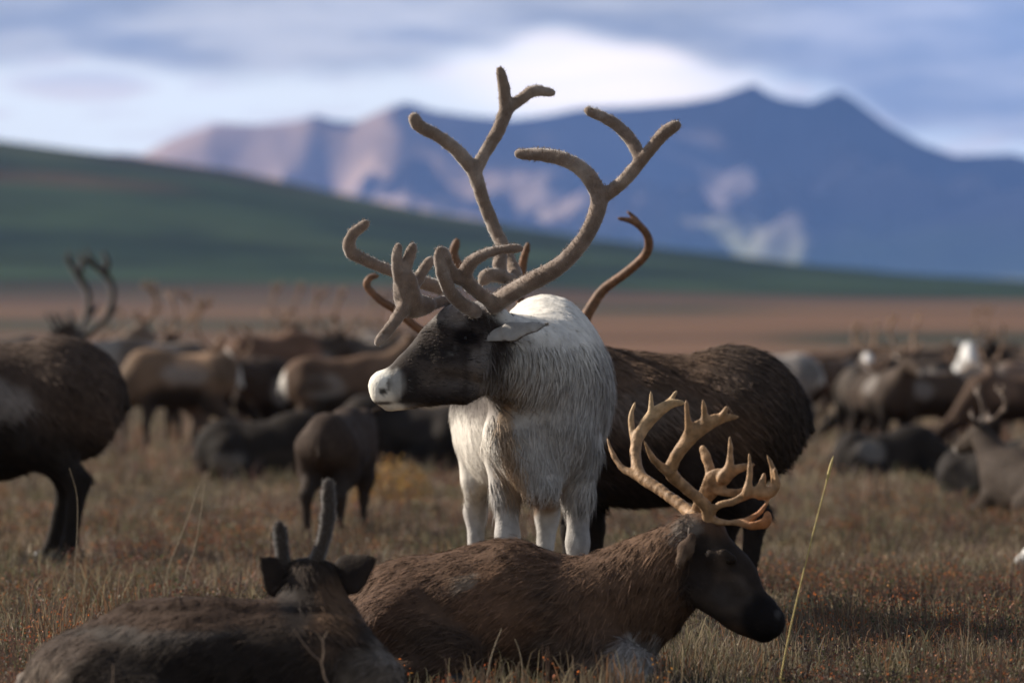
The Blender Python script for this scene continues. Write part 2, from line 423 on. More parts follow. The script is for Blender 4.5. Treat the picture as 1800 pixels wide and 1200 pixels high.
redm = smooth(fbm(hpt * [0.5, 1, 1], 0.008, 4, 63), 0.42, 0.62) * np.exp(-((hv - 0.70) / 0.14) ** 2) * smooth(-hx, -20, 60)
hc = mixv(hc, np.tile(g3, (len(hx), 1)), 0.85 * redm)
hc = mixv(hc, np.tile(g1 * 0.5, (len(hx), 1)), 0.9 * smooth(fbm(hpt * [0.4, 1, 1], 0.012, 3, 64), 0.52, 0.7))
hc = mixv(hc, np.tile(np.array((.070, .038, .027)), (len(hx), 1)), smooth(.10 - hv + .16 * (fbm(hpt * [.35, 1, 1], .012, 3, 66) - .5), 0, .06))
structure(build_mesh('hill', np.stack([hx, hy, hz], 1), hq, col=hc, mat=M_far))

# the mountain range
YR = 14500.0
mp = prof([(-4000, 420), (-1500, 400), (-300, 330), (150, 285), (205, 268), (250, 272), (300, 245), (380, 216), (450, 219), (520, 213), (555, 203), (590, 212), (625, 214), (680, 190), (716, 179),
           (760, 194), (830, 204), (900, 210), (960, 203), (1020, 190), (1100, 188), (1200, 180), (1260, 170), (1300, 156), (1325, 147), (1350, 164), (1375, 174), (1425, 181), (1455, 167), (1476, 161),
           (1505, 178), (1560, 220), (1620, 253), (1680, 274), (1740, 272), (1780, 270), (1850, 290), (2200, 250), (2700, 330), (5000, 420)])
ys = np.concatenate([np.linspace(10800, YR, 190), np.linspace(YR + 25, 16500, 30)])
mxs_, mys, mq = grid(lambda y: np.linspace(-1, 1, 420) * (1900 + (y - 10800) * 0.2), ys)
mpt = np.stack([mxs_, mys, 0 * mxs_], 1)
t = (YR - mys) / (YR - 10800); tf = np.clip(t, 0, 1)
warp = (fbm(mpt, 0.0011, 3, 71) - 0.5) * 900 * smooth(tf, 0, 0.5)
Hm = (HOR - mp(900 + (mxs_ + warp + 350 * tf) / YR * F)) / F * YR + CAMZ
spur = fbm(mpt * [1, 0.45, 1], 0.0022, 5, 72, ridged=True)
mz = Hm * (1 - tf) ** 1.05 * (1 - 0.30 * smooth(tf, 0, .12)) + (spur - 0.55) * 400 * smooth(tf, 0.0, 0.25) * (1 - smooth(tf, 0.75, 1))
mz += (fbm(mpt, 0.012, 4, 73) - 0.5) * 40 * smooth(tf, 0.02, 0.2)
# a dark shoulder on the right
sh = (HOR - prof([(1150, 560), (1350, 470), (1500, 425), (1650, 372), (1800, 325), (2100, 300), (2600, 380)])(900 + mxs_ / 12000 * F)) / F * 12000
mz = np.maximum(mz, sh * np.exp(-((mys - 12000) / 700) ** 2) + (spur - .6) * 40)
mz = np.where(mys > YR, Hm * (1 - np.clip((mys - YR) / 2000, 0, 1)), mz)
mz = np.maximum(mz, 2.0 + 6 * (1 - tf))
rockc, tanc, grn, shadec = [np.array(c) for c in ((.175, .130, .115), (.25, .175, .135), (.15, .17, .085), (.075, .072, .085))]
nn_ = fbm(mpt, 0.0025, 4, 74)
mc = mixv(np.tile(rockc, (len(mz), 1)), np.tile(tanc, (len(mz), 1)), smooth(nn_, 0.4, 0.6))
mc = mixv(mc, np.tile(shadec, (len(mz), 1)), 0.7 * smooth(mxs_ + 900 * (nn_ - .5), -200, 500))  # right massif darker and bluer: its shade is painted into the rock
mc *= (.65 + .7 * fbm(mpt * [1, .45, 1], 0.0035, 4, 78, ridged=True))[:, None]
mc = mixv(mc, np.tile(grn, (len(mz), 1)), 0.8 * smooth(-mz + 160 * (nn_ - .5), -260, -120))
structure(build_mesh('mountains', np.stack([mxs_, mys, mz], 1), mq, col=mc, mat=M_rock))
# unseen broken cloud added above the range, shaped to shade it with sunlit holes
def cloud_bank(name, pts, r, alt, h, seed):
    g = np.random.default_rng(seed); B = Body()
    for p in pts:
        c = p + SUN * ((alt + g.normal() * r * .35 - p[2]) / SUN[2])
        B.ell(c, (r * g.uniform(.85, 1.25), r * g.uniform(.85, 1.25), r * g.uniform(.55, .8)), r * .3)
    V, Q = B.mesh(h); V = V + (r * .3 * (fbm(V, 1.6 / r, 3, seed) - .5))[:, None] * vnormals(V, Q)
    structure(build_mesh(name, V, Q, mat=mat('cloud_white', (.8, .8, .8), rough=1.0, noise=.004, spec=0, var=(.95, 1.05))))
def thin_out(p, r, seed):
    g = np.random.default_rng(seed); p = p[g.permutation(len(p))]
    sxy = p[:, :2] - SUN[:2] * (p[:, 2:3] / SUN[2]); cell = np.floor(sxy / r).astype(int)
    _, i = np.unique(cell, axis=0, return_index=True); return p[i]
def cloud_shadows():
    Vm = np.stack([mxs_, mys, mz], 1); px = 900 + F * mxs_ / mys; py = HOR + F * (CAMZ - mz) / mys
    j = 90 * (fbm(mpt, .0018, 2, 81) - .5) + 20 * (fbm(mpt, .006, 2, 82) - .5)
    lit = np.zeros(len(px), bool)
    for (cx, cy, rx, ry) in ((330, 285, 120, 75), (460, 235, 140, 24), (672, 232, 72, 50), (620, 290, 150, 50), (760, 350, 230, 62), (900, 320, 120, 36), (540, 350, 150, 46),
                             (1235, 262, 85, 34), (1010, 242, 95, 18), (1270, 405, 175, 85), (1400, 428, 70, 18)):
        lit |= ((px + j - cx) / rx) ** 2 + ((py + j * .5 - cy) / ry) ** 2 < 1.5
    m = ~lit & (mys < YR + 300) & (px > 150) & (px < 2100) & (py < 480)
    cloud_bank('shade_cloud', thin_out(Vm[m], 42, 5), 37, 2000, 16, 83)
cloud_shadows()

# ------------------------------------------------------------------ coat colours
def paint(V, base, spots, seed=0, amp=0.12):
    """base colour plus soft spots (centre, radius(3), colour, strength); coat markings of the animal"""
    C = np.tile(np.array(base, float), (len(V), 1))
    wob = V + 0.05 * np.stack([vnoise(V, 9, seed + i) - .5 for i in (1, 2, 3)], 1)
    for (c, r, colr, st) in spots:
        d = np.sqrt((((wob - np.array(c)) / np.array(r)) ** 2).sum(1))
        C = mixv(C, np.tile(np.array(colr, float), (len(V), 1)), st * (1 - smooth(d, 0.72, 1.18)))
    C *= (1 - amp + 2 * amp * fbm(V, 7, 3, seed + 5))[:, None]
    return C

DARK = (.030, .022, .018); BROWN = (.095, .062, .043); LIGHT = (.20, .145, .10); GREY = (.22, .20, .185); WHITE = (.62, .58, .53)

def ear_body(a, b, wid, nrm_, thick=0.35):
    a, b = np.array(a, float), np.array(b, float); B = Body()
    B.chain([a, a + (b - a) * .38, a + (b - a) * .72, b], [wid * .6, wid * .95, wid * .50, wid * .03], 0.012, (nrm_, thick)); return B

def generic_antlers(root, hb, size, col, m, palm=0.0, seed=0, h=0.012, thick=1.0):
    g = random.Random(seed)
    for sy in (-1, 1):
        B = Body(); j = lambda: g.uniform(-.03, .03)
        T = lambda p: np.array([hb[0] + (p[0] + j()) * size, (p[1] * size + 0.05) * sy + hb[1], hb[2] + (p[2] + j()) * size])
        r = 0.024 * (0.55 + 0.45 * size) * thick
        beam = [T(p) for p in ((0, 0, 0), (-.14, .10, .10), (-.33, .22, .30), (-.38, .30, .56), (-.24, .31, .82), (.02, .24, .98))]
        branch(B, beam, [r * 1.2, r, r, r * .95, r * 1.1, r * .6])
        branch(B, [beam[4], T((-.30, .33, .95)), T((-.26, .33, 1.10))], [r, r * .9, r * .5])
        branch(B, [beam[4], T((-.08, .28, .96)), T((-.03, .26, 1.12))], [r, r * .8, r * .45])
        branch(B, [beam[2], T((-.42, .22, .36)), T((-.47, .21, .42))], [r, r * .7, r * .4])
        bz = [T((-.05, .05, .05)), T((.13, .15, .16)), T((.22, .17, .34))]
        branch(B, bz, [r, r * .9, r * .6]); branch(B, [bz[1], T((.25, .14, .2)), T((.34, .14, .32))], [r * .9, r * .7, r * .45])
        if size > .5 or g.random() < .5:
            bw = [T((.03, 0, .02)), T((.18, .02, .10)), T((.30, .02, .20))]
            branch(B, bw, [r, r * .8, r * .5]); branch(B, [bw[1], T((.30, .01, .10)), T((.38, .01, .12))], [r * .8, r * .6, r * .4])
        V, Q = B.mesh(h)
        C = np.tile(np.array(col), (len(V), 1)) * (0.75 + 0.5 * fbm(V, 6, 3, seed))[:, None]
        build_mesh('antler', V, Q, col=C, mat=m, parent=root)

GROUP = 'caribou of the grazing herd'
def caribou(label, px, Y, heading, S_=1.0, pose='level', lying=False, base=BROWN, belly=None, neck=None, face=None, rump=WHITE, leg=None,
            antler=0.0, acol=(.13, .085, .05), spots=(), h=0.024, furn=0, seed=1, turn=0.0, gait=0.0, eyes=False, fat=1.0, fx=0.0, hx=0.0, rumpst=0.8, antler_m=None, athick=1.0, furl=0.045):
    x = (px - 900) / F * Y
    z0 = float(ground_z(np.array([x]), np.array([Y]))[0]) - 0.01
    root = thing('caribou', label, 'caribou', (x, Y, z0), R(heading), S_, GROUP)
    if Y > 40: root.scale = (S_ * .88, S_ * .95, S_)
    g = random.Random(seed); B = Body()
    belly = belly or base; neck = neck or base; face = face or neck; leg = leg or base
    if not lying:
        df = .30 * (fat - 1)
        B.ell((.36, 0, .84 - df), (.33, .235 * fat, .31 * fat), .1); B.ell((0, 0, .80 - df), (.48, .25 * fat, .28 * fat), .1); B.ell((-.42, 0, .87 - df), (.31, .225 * fat, .26 * fat), .1)
        B.ell((.34, 0, 1.02), (.26, .11, .13), .1); B.cone((.30, 0, .985 - df), (-.40, 0, .965 - df), .125 * fat, .12 * fat, .10)
        nb = np.array((.50, 0, .90))
        hd = {'up': (.84, 0, 1.27), 'level': (.98, 0, 1.05), 'graze': (.98, 0, .46)}[pose]
        z_sh = .72
    else:
        B.ell((.36, 0, .34), (.34, .26, .34), .1); B.ell((0, 0, .30), (.50, .31, .29), .1); B.ell((-.42, .02, .30), (.32, .30, .31), .1)
        B.ell((.32, 0, .52), (.25, .11, .14), .1)
        nb = np.array((.50, 0, .44))
        hd = {'up': (.80, 0, .84), 'level': (.94, 0, .62), 'graze': (.98, 0, .22)}[pose]
    hd = np.array(hd); ct, st = math.cos(turn), math.sin(turn)
    hd = np.array([nb[0] + (hd[0] - nb[0]) * ct, (hd[0] - nb[0]) * st, hd[2]])
    B.cone(nb, hd + (0, 0, -.02), .21, .105, .09); B.cone(nb + (.06, 0, -.18), nb + (hd - nb) * .7 + (0, 0, -.12), .15, .08, .08)
    dn = {'up': -.16, 'level': -.19, 'graze': -.26}[pose]
    fw = np.array([ct, st, 0]); mz_ = hd + fw * .36 + (0, 0, dn * 1.1); sidev = np.array([-st, ct, 0])
    flat = (sidev, .78)
    B.chain([hd, hd + (mz_ - hd) * .4 + (0, 0, -.012), hd + (mz_ - hd) * .8, mz_], [.112, .098, .066, .056], .04, flat)
    feet = []
    if not lying:
        for sy in (-1, 1):
            d = gait * sy
            f = [(.40 + fx * .6, .13 * sy, .76), (.39 + d * .2 + fx, .14 * sy, .56), (.42 + d * .8 + fx, .135 * sy, .34), (.41 + d + fx, .135 * sy, .10), (.44 + d + fx, .135 * sy, .03)]
            B.chain(f[:4], [.125, .085, .045, .031], .05); B.cone(f[3], f[4], .031, .036, .03); feet.append(f[4])
            e = [(-.44, .12 * sy, .82), (-.36 - d * .3 + hx * .5, .145 * sy, .60), (-.60 - d * .8 + hx, .14 * sy, .41), (-.55 - d + hx, .14 * sy, .11), (-.51 - d + hx, .14 * sy, .03)]
            B.chain(e[:4], [.18, .125, .052, .034], .06); B.cone(e[3], e[4], .034, .038, .03); feet.append(e[4])
    else:
        for sy in (-1, 1):
            B.chain([(.46, .17 * sy, .22), (.74, .16 * sy, .08), (.48, .20 * sy, .045)], [.11, .05, .035], .05); feet.append((.43, .21 * sy, .04))
            B.chain([(-.38, .20 * sy, .28), (-.08, .29 * sy, .13), (-.36, .32 * sy, .05), (-.12, .33 * sy, .045)], [.20, .10, .045, .034], .06); feet.append((-.08, .33 * sy, .04))
    V, Q = B.mesh(h / S_ ** .5)
    V = V + 0.02 * (vnoise(V, 6, seed)[:, None] - .5) * vnormals(V, Q)
    up = .86 if not lying else .34
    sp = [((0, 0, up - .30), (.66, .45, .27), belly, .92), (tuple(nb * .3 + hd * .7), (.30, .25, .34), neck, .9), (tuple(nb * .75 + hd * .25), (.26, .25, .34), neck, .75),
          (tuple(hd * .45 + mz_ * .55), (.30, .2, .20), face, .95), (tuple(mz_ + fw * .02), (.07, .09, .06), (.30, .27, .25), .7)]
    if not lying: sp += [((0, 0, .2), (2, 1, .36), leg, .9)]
    sp += [((-.76, 0, up - .04), (.15, .16, .20), rump, rumpst)]
    if Y > 40:                                                            # mottled autumn coats
        for k in range(5):
            fk = g.choice((.35, .5, 1.6, 2.1)); sp.append(((g.uniform(-.6, .6), g.choice((-.22, .22)), up + g.uniform(-.12, .22)), (g.uniform(.12, .34), .25, g.uniform(.08, .2)), tuple(min(.6, b_ * fk) for b_ in base) if k else (.30, .27, .25), .65 if k else .4))
    sp += list(spots)
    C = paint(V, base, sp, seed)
    furs = []
    if furn:
        furs = [fur(V, Q, C, furn, lambda p: furl * np.where(p[:, 2] < .42 * (not lying), .45, 1.0), .006,
                    lambda p: np.stack([-np.ones(len(p)), 0 * p[:, 0], -0.8 + 0 * p[:, 0]], 1), seed=seed)]
        furs.append(fur(V, Q, C * 1.1, furn // 4, lambda p: furl * 1.5 * np.where(p[:, 2] < .42 * (not lying), .3, 1.0), .0075,
                        lambda p: np.stack([-np.ones(len(p)), 0 * p[:, 0], -0.9 + 0 * p[:, 0]], 1), lift=.2, seed=seed + 1, var=.3))
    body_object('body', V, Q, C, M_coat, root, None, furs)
    for sy in (-1, 1):                                                    # ears
        a = hd + sidev * sy * .075 + (0, 0, .06) - fw * .03; b = a + sidev * sy * .13 - fw * .06 + (0, 0, .05)
        V, Q = ear_body(a, b, .036, fw + (0, 0, .3), .4).mesh(.008 if h < .02 else .011)
        build_mesh('ear', V, Q, col=np.tile(np.array(neck) * .8, (len(V), 1)), mat=M_coat, parent=root)
        if eyes:
            e = hd + (mz_ - hd) * .28 + sidev * sy * .078 + (0, 0, .03); Bq = Body(); Bq.ell(e, (.018,) * 3, .01); V, Q = Bq.mesh(.005)
            build_mesh('eye', V, Q, mat=M_eye, parent=root)
    for f in feet:
        Bq = Body(); Bq.ell((f[0] + .02, f[1], .028), (.055, .042, .034), .01); V, Q = Bq.mesh(.012); V[:, 2] = np.maximum(V[:, 2], .004)
        build_mesh('hoof', V, Q, mat=M_hoof, parent=root)
    Bq = Body(); Bq.cone((-.70, 0, up + .02), (-.745, 0, up - .10), .038, .02, .02); V, Q = Bq.mesh(.014)
    build_mesh('tail', V, Q, col=np.tile(np.array(rump) * (.8 if rumpst > .4 else .3), (len(V), 1)), mat=M_coat, parent=root)
    if antler:
        generic_antlers(root, hd + (0, 0, .09) - fw * .04, antler, acol, antler_m or M_velvet, seed=seed, h=.012 if Y < 40 else .014, thick=athick)
    return root
# ------------------------------------------------------------------ the white bull
def pix(V): return 900 + F * V[:, 0] / V[:, 1], HOR + F * (CAMZ - V[:, 2]) / V[:, 1]
class Trace(Body):
    """joints given where they stand: across and up (in picture pixels at their distance Y) and the distance itself; radii in pixels"""
    def c(s, a, b, ra, rb, k=20, flat=None):
        return s.cone(P(*a), P(*b), ra * a[2] / F, rb * b[2] / F, k * a[2] / F, flat)
    def ch(s, pts, rad, k=14, flat=None):
        for i in range(len(pts) - 1): s.c(pts[i], pts[i + 1], rad[i], rad[i + 1], k, flat)
        return s
    def e(s, c, rx, ry, rz, k=40, yaw=0.0, pitch=0.0):
        m = c[2] / F; return s.ell(P(*c), (rx * m, ry, rz * m), k * m, yaw, pitch)
    def br(s, pts, rads, Y0=None, k=5, flat=None, n=5):
        p3 = [P(*p) for p in pts]; branch(s, p3, [r * pts[0][2] / F for r in rads], k * pts[0][2] / F, flat, n)
def pspots(V, base, spots, seed=0, amp=0.12):
    """paint() with centres and radii in pixels of the animal's side view"""
    px, py = pix(V); C = np.tile(np.array(base, float), (len(V), 1))
    jx = 26 * (vnoise(V, 11, seed) - .5) + 8 * (vnoise(V, 40, seed + 7) - .5); jy = 26 * (vnoise(V, 11, seed + 3) - .5)
    for (cx, cy, rx, ry, colr, st, *jj) in spots:
        j = jj[0] if jj else 1.0
        d = np.sqrt(((px + j * jx - cx) / rx) ** 2 + ((py + j * jy - cy) / ry) ** 2)
        C = mixv(C, np.tile(np.array(colr, float), (len(V), 1)), st * (1 - smooth(d, 0.68, 1.2)))
    C *= (1 - amp + 2 * amp * fbm(V, 14, 3, seed + 5))[:, None]
    return C
def hoof_at(root, p, base, r=.05):
    Bq = Body(); Bq.ell((p[0], p[1] - .02, p[2] + .03), (r, r * 1.25, .036), .01); V, Q = Bq.mesh(.01)
    build_mesh('hoof', V, Q, mat=M_hoof, parent=root, base=base)
def eye_at(root, p, base, r=.021):
    Bq = Body(); Bq.ell(P(*p), (r, r * .8, r), .01); V, Q = Bq.mesh(.004); build_mesh('eye', V, Q, mat=M_eye, parent=root, base=base)
def antler_obj(root, B, base, col, m, tip=None, h=.0065, seed=0, furn=0):
    V, Q = B.mesh(h)
    V = V + (.0020 * (vnoise(V, 45, seed) - .5) * 2)[:, None] * vnormals(V, Q)
    C = np.tile(np.array(col), (len(V), 1)) * (.70 + .60 * fbm(V, 16, 4, seed))[:, None]
    if tip is not None:
        C = mixv(C, np.tile(np.array(tip[0]), (len(V), 1)), tip[1](V))
    fs = []
    if furn:
        fs = [fur(V, Q, np.minimum(C * 1.25, .8), furn, lambda p: .011 + 0 * p[:, 0], .0022, lambda p: np.stack([0 * p[:, 0], 0 * p[:, 0], 1 + 0 * p[:, 0]], 1), lift=1.1, seed=seed)]
    return body_object('antler', V, Q, C, m, root, base, fs)

def white_bull():
    base = P(945, 1115, 22.2); base[2] = 0.0
    root = thing('caribou', 'white bull standing in the middle, dark face in profile, tall velvet antlers', 'caribou', base, group=GROUP)
    B = Trace(); fl = lambda f: ((0, 1, 0), f)
    B.e((962, 690, 22.40), 116, .40, 158, 40)                     # chest
    B.e((958, 610, 22.62), 76, .30, 90, 50)                       # withers
    B.e((885, 735, 22.85), 84, .50, 128, 50)                      # barrel
    B.e((872, 705, 23.20), 72, .34, 130, 50)                      # rump
    B.c((950, 655, 22.12), (865, 612, 21.82), 100, 66, 50)        # neck
    B.c((905, 770, 22.05), (944, 846, 22.02), 58, 30, 40)         # beard of the mane
    B.c((980, 760, 22.10), (960, 838, 22.05), 60, 26, 40)
    # head in profile
    B.c((848, 612, 21.78), (800, 630, 21.75), 72, 76, 20, fl(.62))
    B.c((800, 630, 21.75), (742, 660, 21.72), 76, 50, 16, fl(.60))
    B.c((742, 660, 21.72), (692, 680, 21.70), 50, 31, 16, fl(.72))
    B.c((692, 680, 21.70), (680, 683, 21.70), 31, 30, 14, fl(.92))
    B.c((672, 676, 21.70), (672, 694, 21.70), 22, 17, 12, fl(1.0))
    B.c((684, 713, 21.70), (720, 706, 21.71), 11, 14, 8, fl(1.0)) # chin
    B.c((815, 588, 21.69), (838, 584, 21.70), 13, 12, 14)         # brow ridge
    B.c((775, 640, 21.655), (835, 648, 21.645), 12, 20, 22)         # cheekbone
    B.c((735, 694, 21.69), (815, 690, 21.66), 14, 22, 18)          # jaw
    B.c((700, 664, 21.675), (712, 690, 21.672), 8, 8, 12)          # upper lip fold
    B.c((800, 556, 21.76), (850, 560, 21.78), 22, 30, 24)         # poll
    # legs: front pair, then the hind pair farther back
    B.ch([(893, 795, 22.16), (889, 858, 22.14), (893, 945, 22.12), (894, 1062, 22.12), (892, 1108, 22.05)], [50, 25, 19, 13, 16], 22)
    B.ch([(1008, 800, 22.20), (1016, 868, 22.20), (1016, 955, 22.18), (1017, 1060, 22.18), (1016, 1106, 22.10)], [52, 26, 18, 13, 16], 22)
    B.ch([(852, 740, 23.15), (838, 842, 23.15), (837, 900, 23.28), (836, 1045, 23.2), (836, 1082, 23.12)], [62, 25, 17, 13, 16], 22)
    B.ch([(920, 760, 23.15), (966, 850, 23.15), (962, 905, 23.28), (953, 1045, 23.2), (953, 1082, 23.12)], [55, 28, 18, 13, 16], 22)
    V, Q = B.mesh(.0105)
    px, py = pix(V); N = vnormals(V, Q)
    headm = (px < 830) & (V[:, 1] < 22.0)
    V = V + ((.008 * (vnoise(V * [1, 1, .3], 14, 3) - .5) + .006 * (vnoise(V * [1, 1, .25], 34, 4) - .5)) * np.where(headm, .25, 1))[:, None] * N
    face, cheek = (.034, .026, .023), (.088, .070, .060)
    C = pspots(V, (.37, .345, .325), [
        (965, 575, 95, 90, (.66, .62, .56), .9), (820, 780, 60, 120, (.66, .61, .54), .8),  # pale hump and left flank over greyer front: sun and shade painted in
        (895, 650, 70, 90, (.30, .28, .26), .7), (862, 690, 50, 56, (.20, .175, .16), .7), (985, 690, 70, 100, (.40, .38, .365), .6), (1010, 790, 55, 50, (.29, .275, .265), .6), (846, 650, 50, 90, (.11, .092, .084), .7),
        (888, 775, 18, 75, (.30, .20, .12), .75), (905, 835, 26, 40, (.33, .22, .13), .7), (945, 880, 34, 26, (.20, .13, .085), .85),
        (795, 640, 92, 95, face, 1, .5), (846, 590, 42, 46, face, 1, .6), (735, 660, 60, 62, face, 1, .3), (882, 604, 26, 15, face, .85, .5),
        (770, 662, 46, 26, cheek, .8), (842, 655, 26, 42, (.14, .115, .10), .8), (862, 680, 26, 40, (.17, .15, .135), .6), (745, 640, 26, 20, cheek, .5), (800, 556, 26, 22, (.20, .175, .16), .6, .6), (856, 620, 9, 38, (.17, .15, .14), .6, .4),
        (818, 594, 24, 15, (.008, .006, .006), 1, .3), (790, 622, 6, 4, (.25, .23, .21), .7, .1), (800, 610, 4, 4, (.16, .15, .14), .6, .1),
        (740, 702, 60, 10, (.022, .018, .017), .8, .5), (760, 615, 60, 12, (.020, .016, .015), .7, .6), (725, 672, 10, 34, (.024, .02, .018), .7, .4),  # first: dark strip along the lower jaw, its shadow painted into the coat
        (672, 680, 31, 33, (.74, .70, .62), 1, .3), (700, 672, 15, 26, (.16, .145, .13), .8, .3), (684, 717, 28, 11, (.74, .70, .62), 1, .12), (668, 708, 24, 3.2, (.05, .04, .035), .9, .05),
        (698, 676, 9, 30, (.45, .43, .40), .6, .1), (673, 688, 7, 7, (.03, .025, .02), .95, .05), (683, 676, 4.5, 12, (.10, .085, .07), .85, .05),
        (890, 1000, 200, 60, (.40, .375, .35), .35), (1016, 930, 8, 70, (.15, .14, .135), .6), (1030, 960, 14, 70, (.22, .2, .2), .5), (905, 930, 10, 70, (.22, .2, .19), .6), (850, 930, 9, 80, (.22, .20, .18), .6)], 5, .10)
    px3, py3 = px, py
    def length(p):
        x, y = pix(p); L = np.full(len(p), .034)
        L = np.where((y > 700) & (x > 860) & (y < 880), .048, L)
        L = np.where((x < 850) & (p[:, 1] < 22.0), .014, L); L = np.where((x < 705) & (p[:, 1] < 21.95), .005, L)
        return np.where(y > 880, .016, L)
    def comb(p):
        x, y = pix(p); d = np.tile([0.05, 0.0, -1.0], (len(p), 1))
        m = (x < 850) & (p[:, 1] < 22.0); d[m] = [1, 0, -.05]
        m = (y < 600) & ~m; d[m] = [.25, .6, -.6]
        m = (y > 650) & (y < 890) & (x > 850); d[m] = d[m] + np.stack([(940 - x[m]) / 400, -.05 + 0 * x[m], 0 * x[m]], 1)
        return d
    facem = lambda p: ((pix(p)[0] < 870) & (p[:, 1] < 22.0)) * 1.0
    manem = lambda p: ((pix(p)[0] > 860) & (pix(p)[1] > 600) & (pix(p)[1] < 890) & (p[:, 1] < 22.5)) * 1.0
    fs = [fur(V, Q, C, 110000, length, .0034, comb, lift=.13, seed=9, var=.07),
          fur(V, Q, C * 1.05, 8000, lambda p: np.where(pix(p)[0] < 712, .006, .024), .0036, comb, lift=.30, seed=10, var=.38, where=facem),
          fur(V, Q, C, 9000, lambda p: .07 + 0 * p[:, 0], .0042, comb, lift=.20, seed=11, var=.13, where=manem)]
    body_object('body', V, Q, C, M_coat, root, base, fs)
    eye_at(root, (817, 595, 21.668), base, .018)
    for (a, b, nn, y) in (((858, 592), (970, 568), (0.1, -.75, .6), .01), ((850, 570), (905, 552), (.1, .8, .6), .24)):
        V, Q = ear_body(P(*a, 21.68 + y), P(*b, 21.60 + y), .047, nn, .34).mesh(.006)
        n = vnormals(V, Q); up = smooth(n @ np.array([0, -.6, .8]), -.25, .25)
        C = mixv(np.tile((.05, .042, .04), (len(V), 1)), np.tile((.33, .31, .29), (len(V), 1)), up)
        fs = [fur(V, Q, C, 2500, lambda p: .014 + 0 * p[:, 0], .003, lambda p: np.tile([1, 0, 0.1], (len(p), 1)), seed=3)]
        body_object('ear', V, Q, C, M_coat, root, base, fs)
    for f in ((892, 1108, 22.05), (1016, 1106, 22.10), (836, 1082, 23.12), (953, 1082, 23.12)):
        p = P(*f); p[2] = 0; hoof_at(root, p, base)
    Bt = Body(); a = P(868, 640, 23.52); Bt.cone(a, a + np.array([-.02, .06, -.11]), .045, .022, .02); V, Q = Bt.mesh(.012)
    build_mesh('tail', V, Q, col=np.tile(WHITE, (len(V), 1)), mat=M_coat, parent=root, base=base)
    # near antler (his left)
    A = Trace(); Y = 21.66
    A.br([(868, 538, 21.70), (895, 517, Y - .04), (940, 492, Y - .12), (985, 466, Y - .17), (1024, 424, Y - .20), (1047, 380, Y - .20), (1055, 345, Y - .18)], [15, 15, 15, 14, 13, 13, 14])
    A.br([(1055, 345, Y - .18), (1032, 307, Y - .17), (998, 283, Y - .15), (958, 273, Y - .12), (912, 271, Y - .10)], [14, 13, 11.5, 11, 8.5])
    A.br([(1055, 345, Y - .18), (1074, 337, Y - .19), (1100, 314, Y - .22), (1127, 282, Y - .24)], [13, 10, 11, 10])
    A.br([(1127, 282, Y - .24), (1112, 251, Y - .22), (1080, 217, Y - .20), (1034, 195, Y - .18)], [10.5, 10, 9.5, 8])
    A.br([(1127, 282, Y - .24), (1147, 258, Y - .27), (1170, 232, Y - .30), (1190, 220, Y - .32)], [9.5, 9.5, 10.5, 8.5])
    A.br([(868, 534, 21.68), (836, 510, Y - .05), (818, 490, Y - .08), (823, 468, Y - .11), (845, 450, Y - .14), (880, 439, Y - .16), (914, 437, Y - .17)], [12, 11, 11, 11, 9, 7, 6.5])
    A.br([(820, 488, Y - .08), (802, 487, Y - .10), (787, 466, Y - .13), (781, 441, Y - .16)], [10, 9.5, 9.5, 7.5])
    A.br([(836, 548, 21.68), (815, 536, Y - .06), (795, 518, Y - .10), (780, 490, Y - .14), (773, 462, Y - .16), (773, 440, Y - .17)], [12, 11, 10.5, 9.5, 9, 7.5])
    vtip = ((.42, .36, .31), lambda V: .35 * smooth(fbm(V, 9, 3, 2), .5, .7))
    antler_obj(root, A, base, (.185, .135, .105), M_velvet, vtip, seed=4, furn=9000)
    # far antler (his right)
    A = Trace(); Y = 21.86
    A.br([(848, 542, 21.82), (878, 522, Y + .05), (908, 494, Y + .12), (893, 452, Y + .20), (872, 408, Y + .25), (851, 356, Y + .27), (834, 303, Y + .27)], [13, 12, 11, 11, 11, 11, 12])
    A.br([(834, 303, Y + .27), (806, 268, Y + .26), (773, 241, Y + .25), (737, 222, Y + .24), (727, 207, Y + .235)], [11.5, 11, 10, 10, 9])
    A.br([(834, 303, Y + .27), (852, 270, Y + .29), (876, 229, Y + .31), (890, 192, Y + .33)], [10.5, 10, 11, 11])
    A.br([(890, 192, Y + .33), (886, 156, Y + .32), (879, 123, Y + .31)], [11, 9.5, 6.5])
    A.br([(890, 192, Y + .33), (913, 177, Y + .35), (938, 160, Y + .36), (970, 163, Y + .37)], [10, 9, 8.5, 7])
    A.br([(905, 494, Y + .12), (880, 486, Y + .10), (858, 484, Y + .08), (848, 497, Y + .06)], [9, 13, 14, 7], flat=((0, .4, 1), .7))
    A.br([(880, 486, Y + .10), (878, 462, Y + .12), (884, 448, Y + .13)], [10, 11, 7])
    # brow shovel with its fingers, and the long bez tine
    A.br([(822, 550, 21.80), (790, 528, Y - .06), (752, 537, Y - .14), (718, 532, Y - .20)], [11, 9, 9, 13])
    A.br([(752, 537, Y - .14), (722, 536, Y - .18), (714, 512, Y - .20), (712, 488, Y - .21)], [8, 15, 15, 11], k=14, flat=((.4, 1, 0), .6))
    A.br([(710, 512, Y - .20), (700, 484, Y - .21), (697, 455, Y - .22), (700, 433, Y - .22)], [10, 8.5, 8, 6.5])
    A.br([(715, 500, Y - .20), (714, 475, Y - .20), (720, 450, Y - .20), (726, 433, Y - .20)], [10, 8.5, 8.5, 7])
    A.br([(722, 505, Y - .19), (734, 492, Y - .17), (746, 472, Y - .15), (757, 457, Y - .14)], [10, 9, 8, 7])
    A.br([(714, 535, Y - .20), (700, 556, Y - .23), (682, 580, Y - .26), (664, 603, Y - .28)], [12, 9.5, 8.5, 7])
